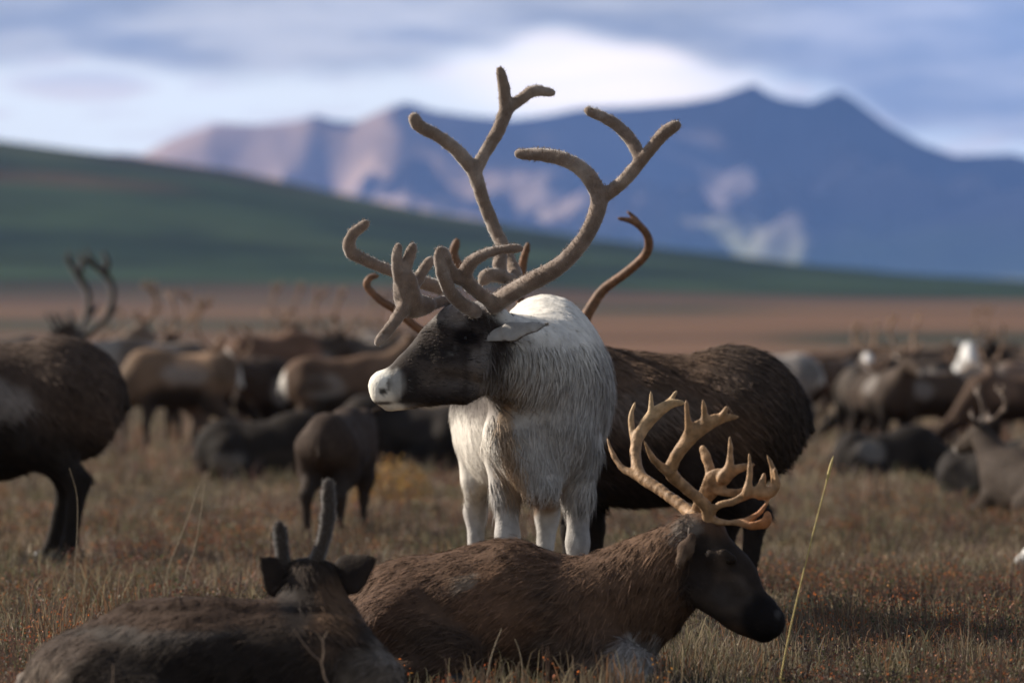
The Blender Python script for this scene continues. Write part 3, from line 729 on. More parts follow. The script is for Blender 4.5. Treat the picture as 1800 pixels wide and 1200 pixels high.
    A.br([(822, 548, 21.80), (785, 512, Y + .02), (737, 494, Y + .04), (683, 475, Y + .05), (640, 456, Y + .06), (615, 441, Y + .06), (618, 415, Y + .05), (643, 393, Y + .04)], [11, 12, 11, 9, 9, 10, 9, 7.5])
    antler_obj(root, A, base, (.185, .135, .103), M_velvet, vtip, seed=8, furn=9000)
white_bull()

# ------------------------------------------------------------------ the brown bull lying in front
def lying_bull():
    Yc = 19.2; base = P(900, 1200, Yc); base[2] = 0
    root = thing('caribou', 'brown bull lying in front of the white bull, dark muzzle pointing right, many-pointed antlers', 'caribou', base, group=GROUP)
    B = Trace(); fl = lambda f: ((0, 1, 0), f)
    B.e((705, 1098, Yc + .05), 105, .28, 112, 50); B.e((830, 1088, Yc + .03), 165, .31, 122, 50); B.e((918, 1070, Yc), 92, .24, 110, 40)
    B.e((1010, 1105, Yc - .02), 105, .25, 112, 50)
    B.e((890, 990, Yc), 70, .10, 26, 40)
    B.c((1020, 1085, Yc - .02), (1188, 992, Yc - .10), 96, 72, 50)
    B.c((1075, 1120, Yc - .04), (1170, 1045, Yc - .10), 75, 50, 40)
    B.c((1228, 966, Yc - .14), (1272, 1022, Yc - .18), 56, 60, 24, fl(.62)); B.c((1272, 1022, Yc - .18), (1330, 1078, Yc - .22), 58, 36, 14, fl(.65)); B.c((1240, 1040, Yc - .22), (1300, 1092, Yc - .23), 26, 20, 20)
    B.c((1335, 1082, Yc - .22), (1349, 1092, Yc - .23), 38, 33, 10, fl(.85)); B.c((1290, 1082, Yc - .2), (1342, 1116, Yc - .22), 24, 15, 10, fl(.8)); B.c((1250, 975, Yc - .24), (1300, 1030, Yc - .25), 10, 8, 16)
    B.c((1215, 930, Yc - .12), (1245, 928, Yc - .14), 26, 24, 20)
    B.c((1272, 972, Yc - .255), (1290, 984, Yc - .262), 9, 8, 10)
    B.ch([(1030, 1130, Yc - .2), (1110, 1165, Yc - .27), (1010, 1190, Yc - .3)], [48, 28, 20], 24)
    B.ch([(1020, 1130, Yc + .2), (1120, 1160, Yc + .2), (1020, 1188, Yc + .24)], [48, 28, 20], 24)
    B.ch([(700, 1110, Yc - .2), (800, 1160, Yc - .30), (690, 1188, Yc - .33), (790, 1192, Yc - .35)], [70, 40, 22, 18], 30)
    V, Q = B.mesh(.0105); px, py = pix(V); N = vnormals(V, Q)
    V = V + ((.020 * (vnoise(V * [1, 1, .5], 9, 3) - .5) + .008 * (vnoise(V, 28, 4) - .5)) * np.where(px > 1200, .25, 1))[:, None] * N
    br, dk = (.096, .056, .036), (.018, .013, .011)
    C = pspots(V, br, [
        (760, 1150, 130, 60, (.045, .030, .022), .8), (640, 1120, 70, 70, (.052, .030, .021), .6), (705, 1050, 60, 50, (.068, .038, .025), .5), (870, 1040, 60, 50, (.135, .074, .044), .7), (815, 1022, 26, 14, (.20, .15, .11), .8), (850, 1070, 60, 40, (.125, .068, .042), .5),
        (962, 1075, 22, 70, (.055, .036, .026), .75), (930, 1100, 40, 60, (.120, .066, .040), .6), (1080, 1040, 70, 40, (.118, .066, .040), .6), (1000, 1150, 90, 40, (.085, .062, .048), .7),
        (1150, 960, 70, 40, (.135, .078, .048), .7), (1210, 925, 26, 24, (.15, .125, .105), .8), (1130, 1150, 60, 36, (.36, .33, .31), .8), (1110, 1180, 40, 26, (.42, .39, .36), .8),
        (1290, 1020, 88, 92, (.028, .020, .016), 1, .6), (1270, 1045, 52, 36, (.078, .055, .041), .8), (1245, 985, 34, 44, (.060, .042, .031), .8), (1310, 1062, 26, 22, (.055, .040, .031), .7), (1350, 1090, 50, 50, (.010, .008, .008), 1, .3), (1250, 1060, 40, 40, (.04, .03, .025), .8), (1235, 990, 26, 60, dk, .8),
        (1290, 1045, 40, 24, (.045, .036, .032), .7), (1368, 1080, 6, 8, (.06, .055, .055), .8, .1)], 15, .16)
    def length(p):
        x, y = pix(p); return np.where(x > 1215, .014, np.where((x > 1080) & (y > 1040), .05, .030))
    def comb(p):
        x, y = pix(p); d = np.tile([-.9, 0, -.55], (len(p), 1)); m = x > 1000; d[m] = [-.5, 0, -.9]; m = x > 1215; d[m] = [-.8, 0, .4]; return d
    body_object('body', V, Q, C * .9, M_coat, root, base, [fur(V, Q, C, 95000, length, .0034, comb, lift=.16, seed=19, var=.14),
        fur(V, Q, C * 1.1, 17000, lambda p: .058 + 0 * p[:, 0], .0042, comb, lift=.20, seed=20, var=.30, where=lambda p: (pix(p)[0] < 1225) * 1.0),
        fur(V, Q, C * 1.3, 6000, lambda p: .016 + 0 * p[:, 0], .0024, comb, lift=.22, seed=21, var=.35, where=lambda p: (pix(p)[0] > 1215) * 1.0)])
    eye_at(root, (1282, 985, Yc - .258), base, .014)
    for (a, b, yy, nn) in (((1216, 944), (1188, 1000), -.24, (-.35, -.9, .1)), ((1222, 935), (1180, 950), .06, (.3, .9, .2))):
        V, Q = ear_body(P(*a, Yc + yy), P(*b, Yc + yy - .03), .030, nn, .36).mesh(.006)
        C = mixv(np.tile((.07, .045, .032), (len(V), 1)), np.tile((.115, .075, .05), (len(V), 1)), smooth(fbm(V, 20, 3, 3), .4, .6))
        body_object('ear', V, Q, C, M_coat, root, base, [fur(V, Q, C, 1800, lambda p: .014 + 0 * p[:, 0], .003, lambda p: np.tile([-.3, 0, -1.], (len(p), 1)), seed=5)])
    for f in ((1000, 1190, Yc - .3), (1010, 1190, Yc + .24), (800, 1192, Yc - .35)):
        p = P(*f); p[2] = .0; hoof_at(root, p, base, .04)
    Bt = Body(); a = P(608, 1085, Yc + .05); Bt.cone(a, a + np.array([-.05, 0, -.09]), .04, .02, .02); V, Q = Bt.mesh(.012)
    build_mesh('tail', V, Q, col=np.tile((.3, .26, .22), (len(V), 1)), mat=M_coat, parent=root, base=base)
    bone = (.31, .185, .095)
    tip = ((.50, .36, .20), lambda V: .6 * smooth(V[:, 2], .75, 1.0)); pl = lambda f: ((.25, 1, .2), f)
    A = Trace(); Y = Yc + .02                                       # far antler
    A.br([(1218, 912, Y - .06), (1212, 900, Y), (1168, 866, Y + .08), (1126, 836, Y + .16), (1117, 797, Y + .22), (1122, 762, Y + .24)], [12, 10, 9, 10, 8.5, 9])
    A.br([(1124, 837, Y + .16), (1096, 824, Y + .19), (1077, 798, Y + .22), (1067, 768, Y + .25)], [7, 4.6, 3.6, 1.3])
    A.br([(1121, 768, Y + .24), (1136, 745, Y + .25), (1155, 724, Y + .25), (1178, 710, Y + .24), (1203, 707, Y + .23)], [8, 10, 9, 5.5, 2], flat=pl(.35))
    A.br([(1118, 785, Y + .23), (1111, 755, Y + .26), (1110, 728, Y + .27), (1117, 706, Y + .28)], [5.5, 4, 3, 1.2])
    A.br([(1140, 742, Y + .25), (1145, 715, Y + .26), (1144, 687, Y + .26)], [6, 3.4, 1.2])
    A.br([(1168, 716, Y + .25), (1180, 702, Y + .25), (1190, 687, Y + .25)], [5, 3.2, 1.2])
    # far brow shovel
    A.br([(1222, 900, Y - .05), (1240, 872, Y - .10), (1258, 845, Y - .14), (1272, 838, Y - .16)], [8, 12, 17, 11], k=6, flat=pl(.28))
    A.br([(1252, 850, Y - .13), (1247, 820, Y - .12), (1240, 800, Y - .11), (1234, 787, Y - .10)], [9, 6.5, 6, 4], flat=pl(.45))
    A.br([(1268, 842, Y - .16), (1282, 818, Y - .17), (1284, 790, Y - .17), (1283, 767, Y - .17)], [9, 6, 3.4, 1.2])
    A.br([(1275, 836, Y - .16), (1300, 823, Y - .18), (1326, 816, Y - .19)], [8, 6, 2], flat=pl(.5))
    A.br([(1262, 862, Y - .14), (1290, 866, Y - .17), (1312, 860, Y - .18)], [7, 5, 1.8], flat=pl(.5))
    antler_obj(root, A, base, bone, M_bone, tip, h=.0036, seed=21)
    A = Trace(); Y = Yc - .16                                       # near antler
    A.br([(1246, 922, Y), (1241, 890, Y - .03), (1202, 854, Y - .08), (1180, 832, Y - .12), (1187, 805, Y - .15), (1208, 774, Y - .18)], [11, 9.5, 9, 10, 9, 11])
    A.br([(1180, 832, Y - .12), (1160, 818, Y - .15), (1144, 800, Y - .18), (1132, 774, Y - .20)], [7, 5.5, 4, 1.3])
    A.br([(1206, 777, Y - .18), (1222, 758, Y - .20), (1246, 743, Y - .21), (1274, 734, Y - .21), (1299, 732, Y - .20)], [10, 12, 10.5, 6, 1.8], flat=pl(.35))
    A.br([(1212, 765, Y - .19), (1209, 735, Y - .21), (1206, 704, Y - .22)], [7, 4.2, 1.4]); A.br([(1240, 745, Y - .21), (1238, 722, Y - .22), (1236, 702, Y - .23)], [6.5, 3.6, 1.3])
    A.br([(1266, 736, Y - .21), (1273, 726, Y - .22), (1278, 715, Y - .22)], [5, 3.2, 1.3])
    # near brow tines with their small palms
    A.br([(1242, 905, Y), (1262, 889, Y - .05), (1292, 880, Y - .08), (1320, 866, Y - .1), (1345, 868, Y - .1)], [8, 4, 4, 6, 9], k=6, flat=pl(.4))
    A.br([(1312, 868, Y - .1), (1318, 835, Y - .1), (1317, 796, Y - .1)], [7, 4, 1.3]); A.br([(1345, 868, Y - .1), (1362, 858, Y - .1), (1360, 830, Y - .1), (1348, 798, Y - .1)], [9, 6, 4.5, 1.3])
    A.br([(1335, 866, Y - .1), (1340, 848, Y - .1), (1343, 832, Y - .1)], [7, 4, 1.3]); A.br([(1352, 866, Y - .1), (1366, 853, Y - .11), (1362, 820, Y - .12)], [7, 4, 1.3])
    A.br([(1250, 916, Y), (1280, 918, Y - .06), (1308, 916, Y - .09), (1334, 902, Y - .1), (1351, 880, Y - .1)], [6, 3.8, 4.5, 3.5, 1.8])
    A.br([(1300, 919, Y - .09), (1322, 924, Y - .11), (1346, 918, Y - .12), (1349, 900, Y - .12)], [3.5, 5.5, 7.5, 3.5], k=5, flat=((0, 1, .5), .35))
    tip2 = ((.42, .16, .06), lambda V: .75 * smooth(pix(V)[0], 1285, 1330) * smooth(pix(V)[1], 850, 905))
    antler_obj(root, A, base, bone, M_bone, tip2, h=.0036, seed=23)
lying_bull()

# ------------------------------------------------------------------ the dark one lying at the lower left, seen from behind
def lying_cow():
    Yc = 17.2; base = P(400, 1270, Yc); base[2] = 0
    root = thing('caribou', 'dark brown caribou lying with back to viewer, ears spread, two spike antlers', 'caribou', base, group=GROUP)
    B = Trace()
    B.e((180, 1212, Yc + .05), 142, .30, 112, 60); B.e((350, 1190, Yc), 210, .32, 132, 60); B.e((520, 1196, Yc), 135, .29, 118, 60)
    B.e((655, 1215, Yc - .05), 62, .20, 76, 30); B.e((360, 1072, Yc), 150, .07, 14, 40)
    B.c((570, 1150, Yc + .05), (548, 1050, Yc + .12), 78, 50, 50); B.c((610, 1160, Yc + .0), (575, 1070, Yc + .1), 55, 38, 40)
    B.c((548, 1028, Yc + .14), (528, 1040, Yc + .24), 46, 40, 30); B.c((528, 1040, Yc + .24), (490, 1062, Yc + .46), 40, 22, 20)
    B.c((520, 1003, Yc + .15), (575, 1003, Yc + .15), 16, 16, 20)
    B.ch([(640, 1220, Yc - .1), (700, 1245, Yc - .2), (620, 1262, Yc - .26)], [50, 26, 20], 24)
    B.ch([(180, 1220, Yc - .2), (270, 1250, Yc - .33), (170, 1264, Yc - .36), (260, 1266, Yc - .38)], [80, 44, 24, 18], 30)
    V, Q = B.mesh(.0105); N = vnormals(V, Q)
    V = V + ((.016 * (vnoise(V, 8, 3) - .5) + .006 * (vnoise(V, 28, 4) - .5)))[:, None] * N
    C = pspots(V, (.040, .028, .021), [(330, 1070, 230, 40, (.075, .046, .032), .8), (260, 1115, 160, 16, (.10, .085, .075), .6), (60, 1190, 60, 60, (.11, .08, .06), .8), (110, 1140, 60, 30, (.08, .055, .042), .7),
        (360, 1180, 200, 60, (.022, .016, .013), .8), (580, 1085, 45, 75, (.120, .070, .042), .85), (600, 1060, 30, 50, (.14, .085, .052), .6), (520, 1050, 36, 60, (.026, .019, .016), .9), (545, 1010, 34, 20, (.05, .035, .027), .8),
        (560, 1125, 80, 16, (.035, .024, .018), .7), (660, 1190, 66, 60, (.15, .115, .088), .9), (690, 1150, 30, 30, (.24, .20, .17), .7), (500, 1060, 20, 24, (.06, .05, .045), .6)], 25, .16)
    length = lambda p: np.where(pix(p)[1] < 1050, .016, .030)
    def comb(p):
        x, y = pix(p); d = np.tile([-.8, -.1, -.6], (len(p), 1)); m = (x > 520) & (y < 1130); d[m] = [.25, -.1, -1]; return d
    body_object('body', V, Q, C * .72, M_coat, root, base, [fur(V, Q, C * .78, 60000, length, .0034, comb, lift=.15, seed=29, var=.14),
        fur(V, Q, C * .85, 13000, lambda p: .052 + 0 * p[:, 0], .0042, comb, lift=.20, seed=30, var=.32)])
    for (a, b, nn) in (((520, 1042), (459, 978), (.3, -1, .2)), ((585, 1028), (662, 980), (-.3, -1, .3))):
        V, Q = ear_body(P(*a, Yc + .14), P(*b, Yc + .10), .066, nn, .3).mesh(.006)
        C = np.tile((.024, .017, .014), (len(V), 1)) * (.7 + .6 * fbm(V, 20, 3, 3))[:, None]
        body_object('ear', V, Q, C, M_coat, root, base, [fur(V, Q, C, 2200, lambda p: .013 + 0 * p[:, 0], .003, lambda p: np.tile([np.sign(b[0] - a[0]), 0, .7], (len(p), 1)), seed=6)])
    for pts, rd in (([(500, 1005, Yc + .14), (497, 985, Yc + .14), (494, 950, Yc + .14), (491, 927, Yc + .14)], [12, 10.5, 10, 9]), ([(550, 1005, Yc + .12), (556, 985, Yc + .12), (570, 945, Yc + .1), (577, 900, Yc + .09), (577, 852, Yc + .08)], [14, 12, 11, 12, 11])):
        A = Trace(); A.br(pts, rd); antler_obj(root, A, base, (.052, .040, .033), M_velvet, h=.006, seed=31, furn=3000)
    for f in ((600, 1262, Yc - .26), (270, 1266, Yc - .38)):
        p = P(*f); p[2] = 0; hoof_at(root, p, base, .04)
    Bt = Body(); a = P(48, 1200, Yc + .05); Bt.cone(a, a + np.array([-.04, -.03, -.08]), .04, .02, .02); V, Q = Bt.mesh(.012)
    build_mesh('tail', V, Q, col=np.tile((.16, .13, .11), (len(V), 1)), mat=M_coat, parent=root, base=base)
lying_cow()

# ------------------------------------------------------------------ the herd behind
def hidden_bull():
    Y = 24.6
    r = caribou('dark brown bull standing broadside behind the white bull, head hidden by him', 1124, Y, 180, 1.0, 'level', base=(.084, .053, .036), belly=(.018, .013, .011),
            neck=(.06, .045, .036), face=(.04, .03, .025), leg=(.012, .010, .009), rump=(.035, .027, .022), rumpst=.5, h=.014, furn=45000, seed=41, eyes=True, gait=.06, fat=1.16, fx=-.17, hx=.15, turn=-1.3,
            spots=[((-.52, 0, 1.0), (.26, .4, .25), (.055, .040, .032), .7), ((.0, 0, .85), (.35, .4, .12), (.125, .10, .085), .6), ((-.62, 0, .72), (.22, .4, .26), (.022, .017, .014), .8)], furl=.05)
    loc = np.array(r.location)
    def local(p):
        d = P(*p) - loc; return np.array([-d[0], -d[1], d[2]])
    for near in (True, False):
        B = Body(); y = Y - .12 if near else Y + .12; m = y / F
        def br(pts, rads): branch(B, [local(p) for p in pts], [r_ * m for r_ in rads])
        if near:
            br([(800, 605, y), (840, 592, y + .1), (930, 600, y + .45), (1010, 585, y + .55), (1036, 545, y + .55), (1060, 510, y + .55), (1100, 480, y + .5), (1133, 450, y + .45), (1141, 425, y + .42), (1130, 402, y + .4), (1108, 388, y + .38), (1086, 384, y + .36)], [9, 9, 10, 10, 9, 8, 7.5, 7, 6.5, 5.5, 4, 2.5])
            br([(1126, 400, y + .4), (1118, 386, y + .4), (1102, 371, y + .4)], [4, 3.5, 2])
            br([(930, 600, y + .45), (915, 530, y + .3), (918, 470, y + .25), (928, 430, y + .22)], [8, 7, 7, 5])
        else:
            br([(800, 605, y), (830, 590, y), (850, 530, y), (800, 455, y), (803, 424, y)], [9, 9, 8, 7, 6])
            br([(800, 605, y), (740, 580, y - .03), (698, 546, y - .05), (668, 527, y - .05), (645, 503, y - .05), (650, 488, y - .05), (664, 485, y - .05)], [8, 7, 6.5, 6, 5, 4, 3])
        V, Q = B.mesh(.007)
        C = np.tile((.17, .085, .045), (len(V), 1)) * (.6 + .8 * fbm(V, 8, 3, 5))[:, None]
        build_mesh('antler', V, Q, col=C, mat=M_bone, parent=r)
hidden_bull()

ORANGE_BONE = (.20, .11, .06)
c = caribou
c('dark caribou standing at the left edge, cut off by the frame, pale patch on flank', -40, 29.2, 180, 1.04, 'graze', base=(.065, .044, .033), belly=(.016, .013, .011), leg=(.016, .013, .011),
  rump=(.035, .027, .022), rumpst=.5, h=.018, furn=26000, seed=51, gait=.05, hx=.13, fat=1.22, spots=[((-.12, 0, .80), (.22, .5, .12), (.22, .19, .17), .75), ((-.45, 0, .83), (.22, .4, .12), (.055, .038, .029), .6)])
c('grey-backed caribou far behind the dark one at the left edge', -20, 60, 180, 1.0, 'graze', base=(.12, .095, .08), seed=52)
c('greyish bull with wide curving antlers, standing behind the light brown one', 268, 54, 208, .96, 'level', base=(.13, .10, .08), belly=(.08, .06, .05), neck=(.28, .25, .22), face=(.05, .04, .035), antler=.80, acol=(.035, .026, .02), athick=1.6, seed=53)
c('light brown caribou with black belly, grazing with lowered head at the left', 318, 52, 184, .86, 'graze', base=(.165, .105, .068), belly=(.014, .011, .010), neck=(.10, .07, .05), face=(.04, .03, .025), leg=(.05, .04, .035), antler=.35, acol=(.12, .08, .05), seed=54)
c('brown caribou with white rump patch, standing rump toward the viewer', 482, 57, 42, .99, 'level', base=(.115, .064, .042), belly=(.03, .022, .018), leg=(.10, .07, .055), neck=(.05, .038, .03), antler=.45, acol=ORANGE_BONE, seed=55, spots=[((.1, 0, 1.05), (.5, .4, .12), (.15, .085, .055), .7)])
c('dark caribou with forked antlers, standing right of the white-rumped one', 566, 63, 20, .95, 'level', base=(.055, .042, .035), neck=(.10, .08, .065), antler=.55, acol=(.16, .10, .06), seed=56)
c('brown caribou with antler tips showing, farthest left of centre', 350, 66, 175, .92, 'up', base=(.15, .11, .085), antler=.5, acol=ORANGE_BONE, seed=57)
c('nearly black caribou lying flat left of the standing calf', 462, 43.6, 2, .82, 'graze', lying=True, base=(.022, .017, .014), neck=(.03, .022, .018), rump=(.04, .03, .025), seed=58, furn=9000)
c('small dark calf standing with its back to the viewer', 596, 32.2, 78, .64, 'level', base=(.050, .034, .026), belly=(.025, .018, .015), leg=(.035, .026, .021), rump=(.06, .042, .032), rumpst=.6, h=.016, furn=14000, seed=59, gait=.05, furl=.04)
c('brown caribou with raised neck, behind the muzzle of the white bull', 600, 50, 8, .84, 'up', base=(.105, .064, .043), belly=(.02, .016, .014), neck=(.12, .075, .05), leg=(.03, .024, .02), seed=60)
c('black caribou lying down below the muzzle of the white bull', 722, 47, 178, .95, 'graze', lying=True, base=(.020, .016, .014), neck=(.04, .03, .025), rump=(.05, .045, .04), seed=61, furn=8000)
for px, Y, hd_, bs, lab in ((640, 108, 200, (.13, .09, .065), 'tiny brown caribou far back, leftmost in the gap before the white bull'), (672, 130, 20, (.22, .18, .15), 'tiny pale caribou far back, just above the nose of the white bull'),
                       (700, 95, 170, (.18, .15, .13), 'tiny greyish caribou far back, touching the nose bridge of the white bull')):
    c(lab, px, Y, hd_, .9, 'level', base=bs, seed=int(px), antler=.4, h=.034)
c('pale-rumped caribou peeping out right behind the dark bull', 1352, 57, 176, .84, 'graze', base=(.26, .23, .21), belly=(.04, .03, .028), leg=(.03, .025, .022), rump=(.55, .52, .5), seed=62)
c('black-chested caribou facing the viewer, white spot on its forehead', 1508, 56, -84, .72, 'up', base=(.05, .038, .03), belly=(.012, .01, .009), neck=(.018, .014, .012), face=(.10, .08, .07), leg=(.02, .017, .015), antler=.35, acol=ORANGE_BONE, seed=63, spots=[((1.02, 0, 1.30), (.14, .12, .10), (.55, .52, .5), .95), ((0, .24, .8), (.5, .10, .3), (.22, .15, .10), .7)])
c('dark caribou standing sideways right of the black-chested one', 1596, 58, 168, .78, 'graze', base=(.048, .036, .03), belly=(.018, .014, .012), neck=(.14, .10, .07), leg=(.02, .017, .015), seed=64)
c('black calf lying in front of the black-chested caribou', 1558, 44, 4, .66, 'graze', lying=True, base=(.020, .016, .014), neck=(.025, .02, .017), rump=(.04, .03, .025), seed=65, furn=5000)
c('white-faced caribou with white throat, facing the viewer at the right', 1698, 59, -92, .78, 'up', base=(.06, .048, .04), belly=(.03, .024, .02), neck=(.50, .49, .48), face=(.62, .60, .58), leg=(.10, .08, .07), seed=66)
c('light brown caribou half hidden at the right, behind the lying dark one', 1752, 62, 200, .72, 'level', base=(.19, .125, .085), belly=(.05, .038, .03), neck=(.30, .21, .15), antler=.3, acol=ORANGE_BONE, seed=67)
c('pinkish brown caribou standing at the right edge beside the white-faced one', 1812, 58, 190, .74, 'level', base=(.20, .13, .095), belly=(.06, .045, .035), neck=(.34, .27, .22), seed=68)
c('brown caribou behind the white-faced one, only its back showing', 1640, 74, 10, .84, 'graze', base=(.10, .07, .052), seed=69)
c('black-bodied caribou lying at the right, small antlers raised, tan rump turned left', 1752, 39, -38, .64, 'up', lying=True, base=(.020, .016, .014), antler=.34, acol=(.09, .055, .035), neck=(.065, .046, .034), rump=(.20, .135, .09), seed=70, furn=7000)
c('brown antlered caribou lying at the right edge, facing away from the viewer', 1826, 36, 128, .66, 'up', lying=True, base=(.045, .033, .026), antler=.34, acol=(.09, .055, .035), neck=(.05, .037, .03), face=(.06, .045, .035), rump=(.07, .05, .04), seed=71, furn=7000)
c('whitish caribou lying at the lower right edge, only its muzzle in the frame', 2062, 29, 180, .62, 'graze', lying=True, base=(.30, .27, .25), neck=(.55, .52, .49), face=(.62, .6, .57), seed=72, h=.02)

for px, Y, hd_, s_, po, bs, an, lab in ((70, 74, 20, .9, 'graze', (.11, .085, .065), 0, 'brown caribou grazing behind the bull with wide curving antlers'),
        (262, 78, 170, .9, 'level', (.09, .07, .055), .5, 'dark brown caribou in the back row, between the two antlered ones at the left'),
        (420, 84, 10, .95, 'level', (.16, .12, .095), .4, 'greyish brown caribou in the back row, above the white-rumped one'),
        (640, 80, 190, .92, 'graze', (.07, .052, .042), 0, 'dark caribou in the back row, just left of the white muzzle'),
        (1462, 82, 0, .82, 'graze', (.12, .08, .06), 0, 'brown caribou in the back row, right behind the black-chested one'),
        (1570, 92, 170, .84, 'level', (.09, .065, .05), .4, 'small brown antlered caribou in the back row at the right'),
        (1742, 88, 10, .82, 'graze', (.17, .125, .095), 0, 'tan caribou in the back row, just right of the white-faced one'),
        (1790, 76, 175, .8, 'graze', (.06, .045, .036), 0, 'dark caribou in the back row by the right edge'),
        (395, 55, 150, .86, 'up', (.060, .042, .033), .5, 'dark brown caribou overlapping the rump of the light brown grazing one'),
        (250, 57, 5, .84, 'level', (.075, .052, .04), .6, 'dark brown caribou just right of the dark one at the left edge'),
        (520, 53, 200, .84, 'level', (.045, .034, .028), .4, 'blackish caribou standing above the lying black one and the calf'),
        (545, 70, 150, .92, 'level', (.14, .10, .078), .45, 'pale brown antlered caribou behind the blackish one left of centre'),
        (455, 68, 30, .9, 'up', (.085, .06, .046), .55, 'brown caribou behind the back of the white-rumped one'),
        (655, 60, 170, .84, 'level', (.06, .045, .036), .35, 'dark antlered caribou behind the brown raised neck'),
        (150, 66, 165, .9, 'graze', (.10, .075, .058), 0, 'brown caribou just above the rump of the dark one at the left edge'),
        (1470, 64, 40, .76, 'level', (.10, .07, .052), .5, 'brown antlered caribou just left of the black-chested one'),
        (1550, 53, -60, .70, 'up', (.055, .042, .034), .5, 'dark caribou turned toward the viewer between black-chested one and sideways one'),
        (1630, 55, -125, .74, 'level', (.09, .064, .048), .35, 'brown caribou turned toward the viewer, left of the white-faced one'),
        (1665, 66, 15, .80, 'up', (.05, .038, .031), .5, 'dark caribou standing directly behind the white-faced one'),
        (1735, 54, -110, .70, 'up', (.075, .054, .042), .5, 'dark brown caribou turned toward the viewer, right of the white-faced one'),
        (1776, 52, 170, .68, 'graze', (.10, .066, .048), 0, 'tan caribou with dark belly right of the white-faced one, above the lying ones'),
        (1820, 66, -80, .84, 'level', (.11, .08, .062), .4, 'brown caribou cut by the right edge in the middle rows')):
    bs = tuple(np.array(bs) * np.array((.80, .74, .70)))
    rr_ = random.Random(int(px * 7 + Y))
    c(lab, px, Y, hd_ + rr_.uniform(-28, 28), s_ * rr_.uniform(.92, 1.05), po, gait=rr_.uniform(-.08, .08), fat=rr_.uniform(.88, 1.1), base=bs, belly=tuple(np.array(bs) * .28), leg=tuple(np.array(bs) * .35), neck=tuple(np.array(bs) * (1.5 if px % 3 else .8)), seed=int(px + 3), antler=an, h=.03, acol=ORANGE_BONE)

# ------------------------------------------------------------------ plants
def stuff(o): o['kind'] = 'stuff'; return o
def scatter(n, ylo, yhi, pw, g):
    """points in the wedge before the camera, denser near it"""
    uu = g.random(n); a = 1 - pw
    y = (ylo ** a + uu * (yhi ** a - ylo ** a)) ** (1 / a)
    x = (g.random(n) * 2 - 1) * (1.6 + .105 * y)
    return x, y
pal = np.array([(.27, .215, .135), (.20, .155, .105), (.150, .112, .088), (.125, .090, .078), (.165, .078, .058), (.105, .110, .055), (.42, .36, .25)])
g = np.random.default_rng(77)
def blades(n, ylo, yhi, pw, hgt, wid, name, seed):
    g = np.random.default_rng(seed)
    x, y = scatter(n, ylo, yhi, pw, g); z = ground_z(x, y) - .01
    p = np.stack([x, y, 0 * x], 1)
    tuft = fbm(p, 1.6, 3, 5); H = hgt * (.35 + 1.1 * smooth(tuft, .3, .7)) * (.45 + 1.0 * g.random(n) ** 1.5) * (y / 20) ** .35
    W = wid * (.6 + .8 * g.random(n)) * (y / 20) ** .9
    th = g.random(n) * 2 * math.pi; lean = (.15 + .75 * g.random(n) ** 1.3) * H
    b = np.stack([x, y, z], 1); d = np.stack([np.cos(th), np.sin(th), 0 * x], 1)
    sd = np.stack([np.cos(th + 1.3 + g.random(n)), np.sin(th + 1.3 + g.random(n)) * .5, 0 * x], 1); sd = nrm(sd) * (W / 2)[:, None]
    m = b + d * (lean * .35)[:, None]; m[:, 2] += H * .6
    t_ = b + d * lean[:, None]; t_[:, 2] += H
    V = np.stack([b - sd, b + sd, m - sd * .7, m + sd * .7, t_], 1).reshape(-1, 3); k = np.arange(n) * 5
    q = np.stack([k, k + 1, k + 3, k + 2], 1); t = np.stack([k + 2, k + 3, k + 4], 1)
    pn = fbm(p, .55, 3, 9); rn = fbm(p, .35, 3, 19)
    w0 = np.stack([1.2 * smooth(pn, .4, .65) + .15, .9 + 0 * pn, 1.1 + 0 * pn, 1.1 * (1 - smooth(pn, .35, .6)) + .3, 1.5 * smooth(rn, .52, .68) + .08, .9 * smooth(1 - pn, .42, .62) + .10, .07 + .3 * smooth(pn, .5, .7)], 1)
    cw = np.cumsum(w0 / w0.sum(1)[:, None], 1); pick = (g.random(n)[:, None] > cw).sum(1).clip(0, 6)
    C = pal[pick] * (.55 + .7 * g.random((n, 1))) * (.72 + .75 * smooth(fbm(p, .8, 3, 29), .38, .66))[:, None]
    stuff(build_mesh(name, V, q, t, np.repeat(C, 5, axis=0), 0, M_grass))
blades(230000, 13.5, 40, 1.7, .068, .0030, 'tundra_grass', 78)
blades(80000, 40, 120, 1.8, .085, .0042, 'distant_tundra_grass', 79)

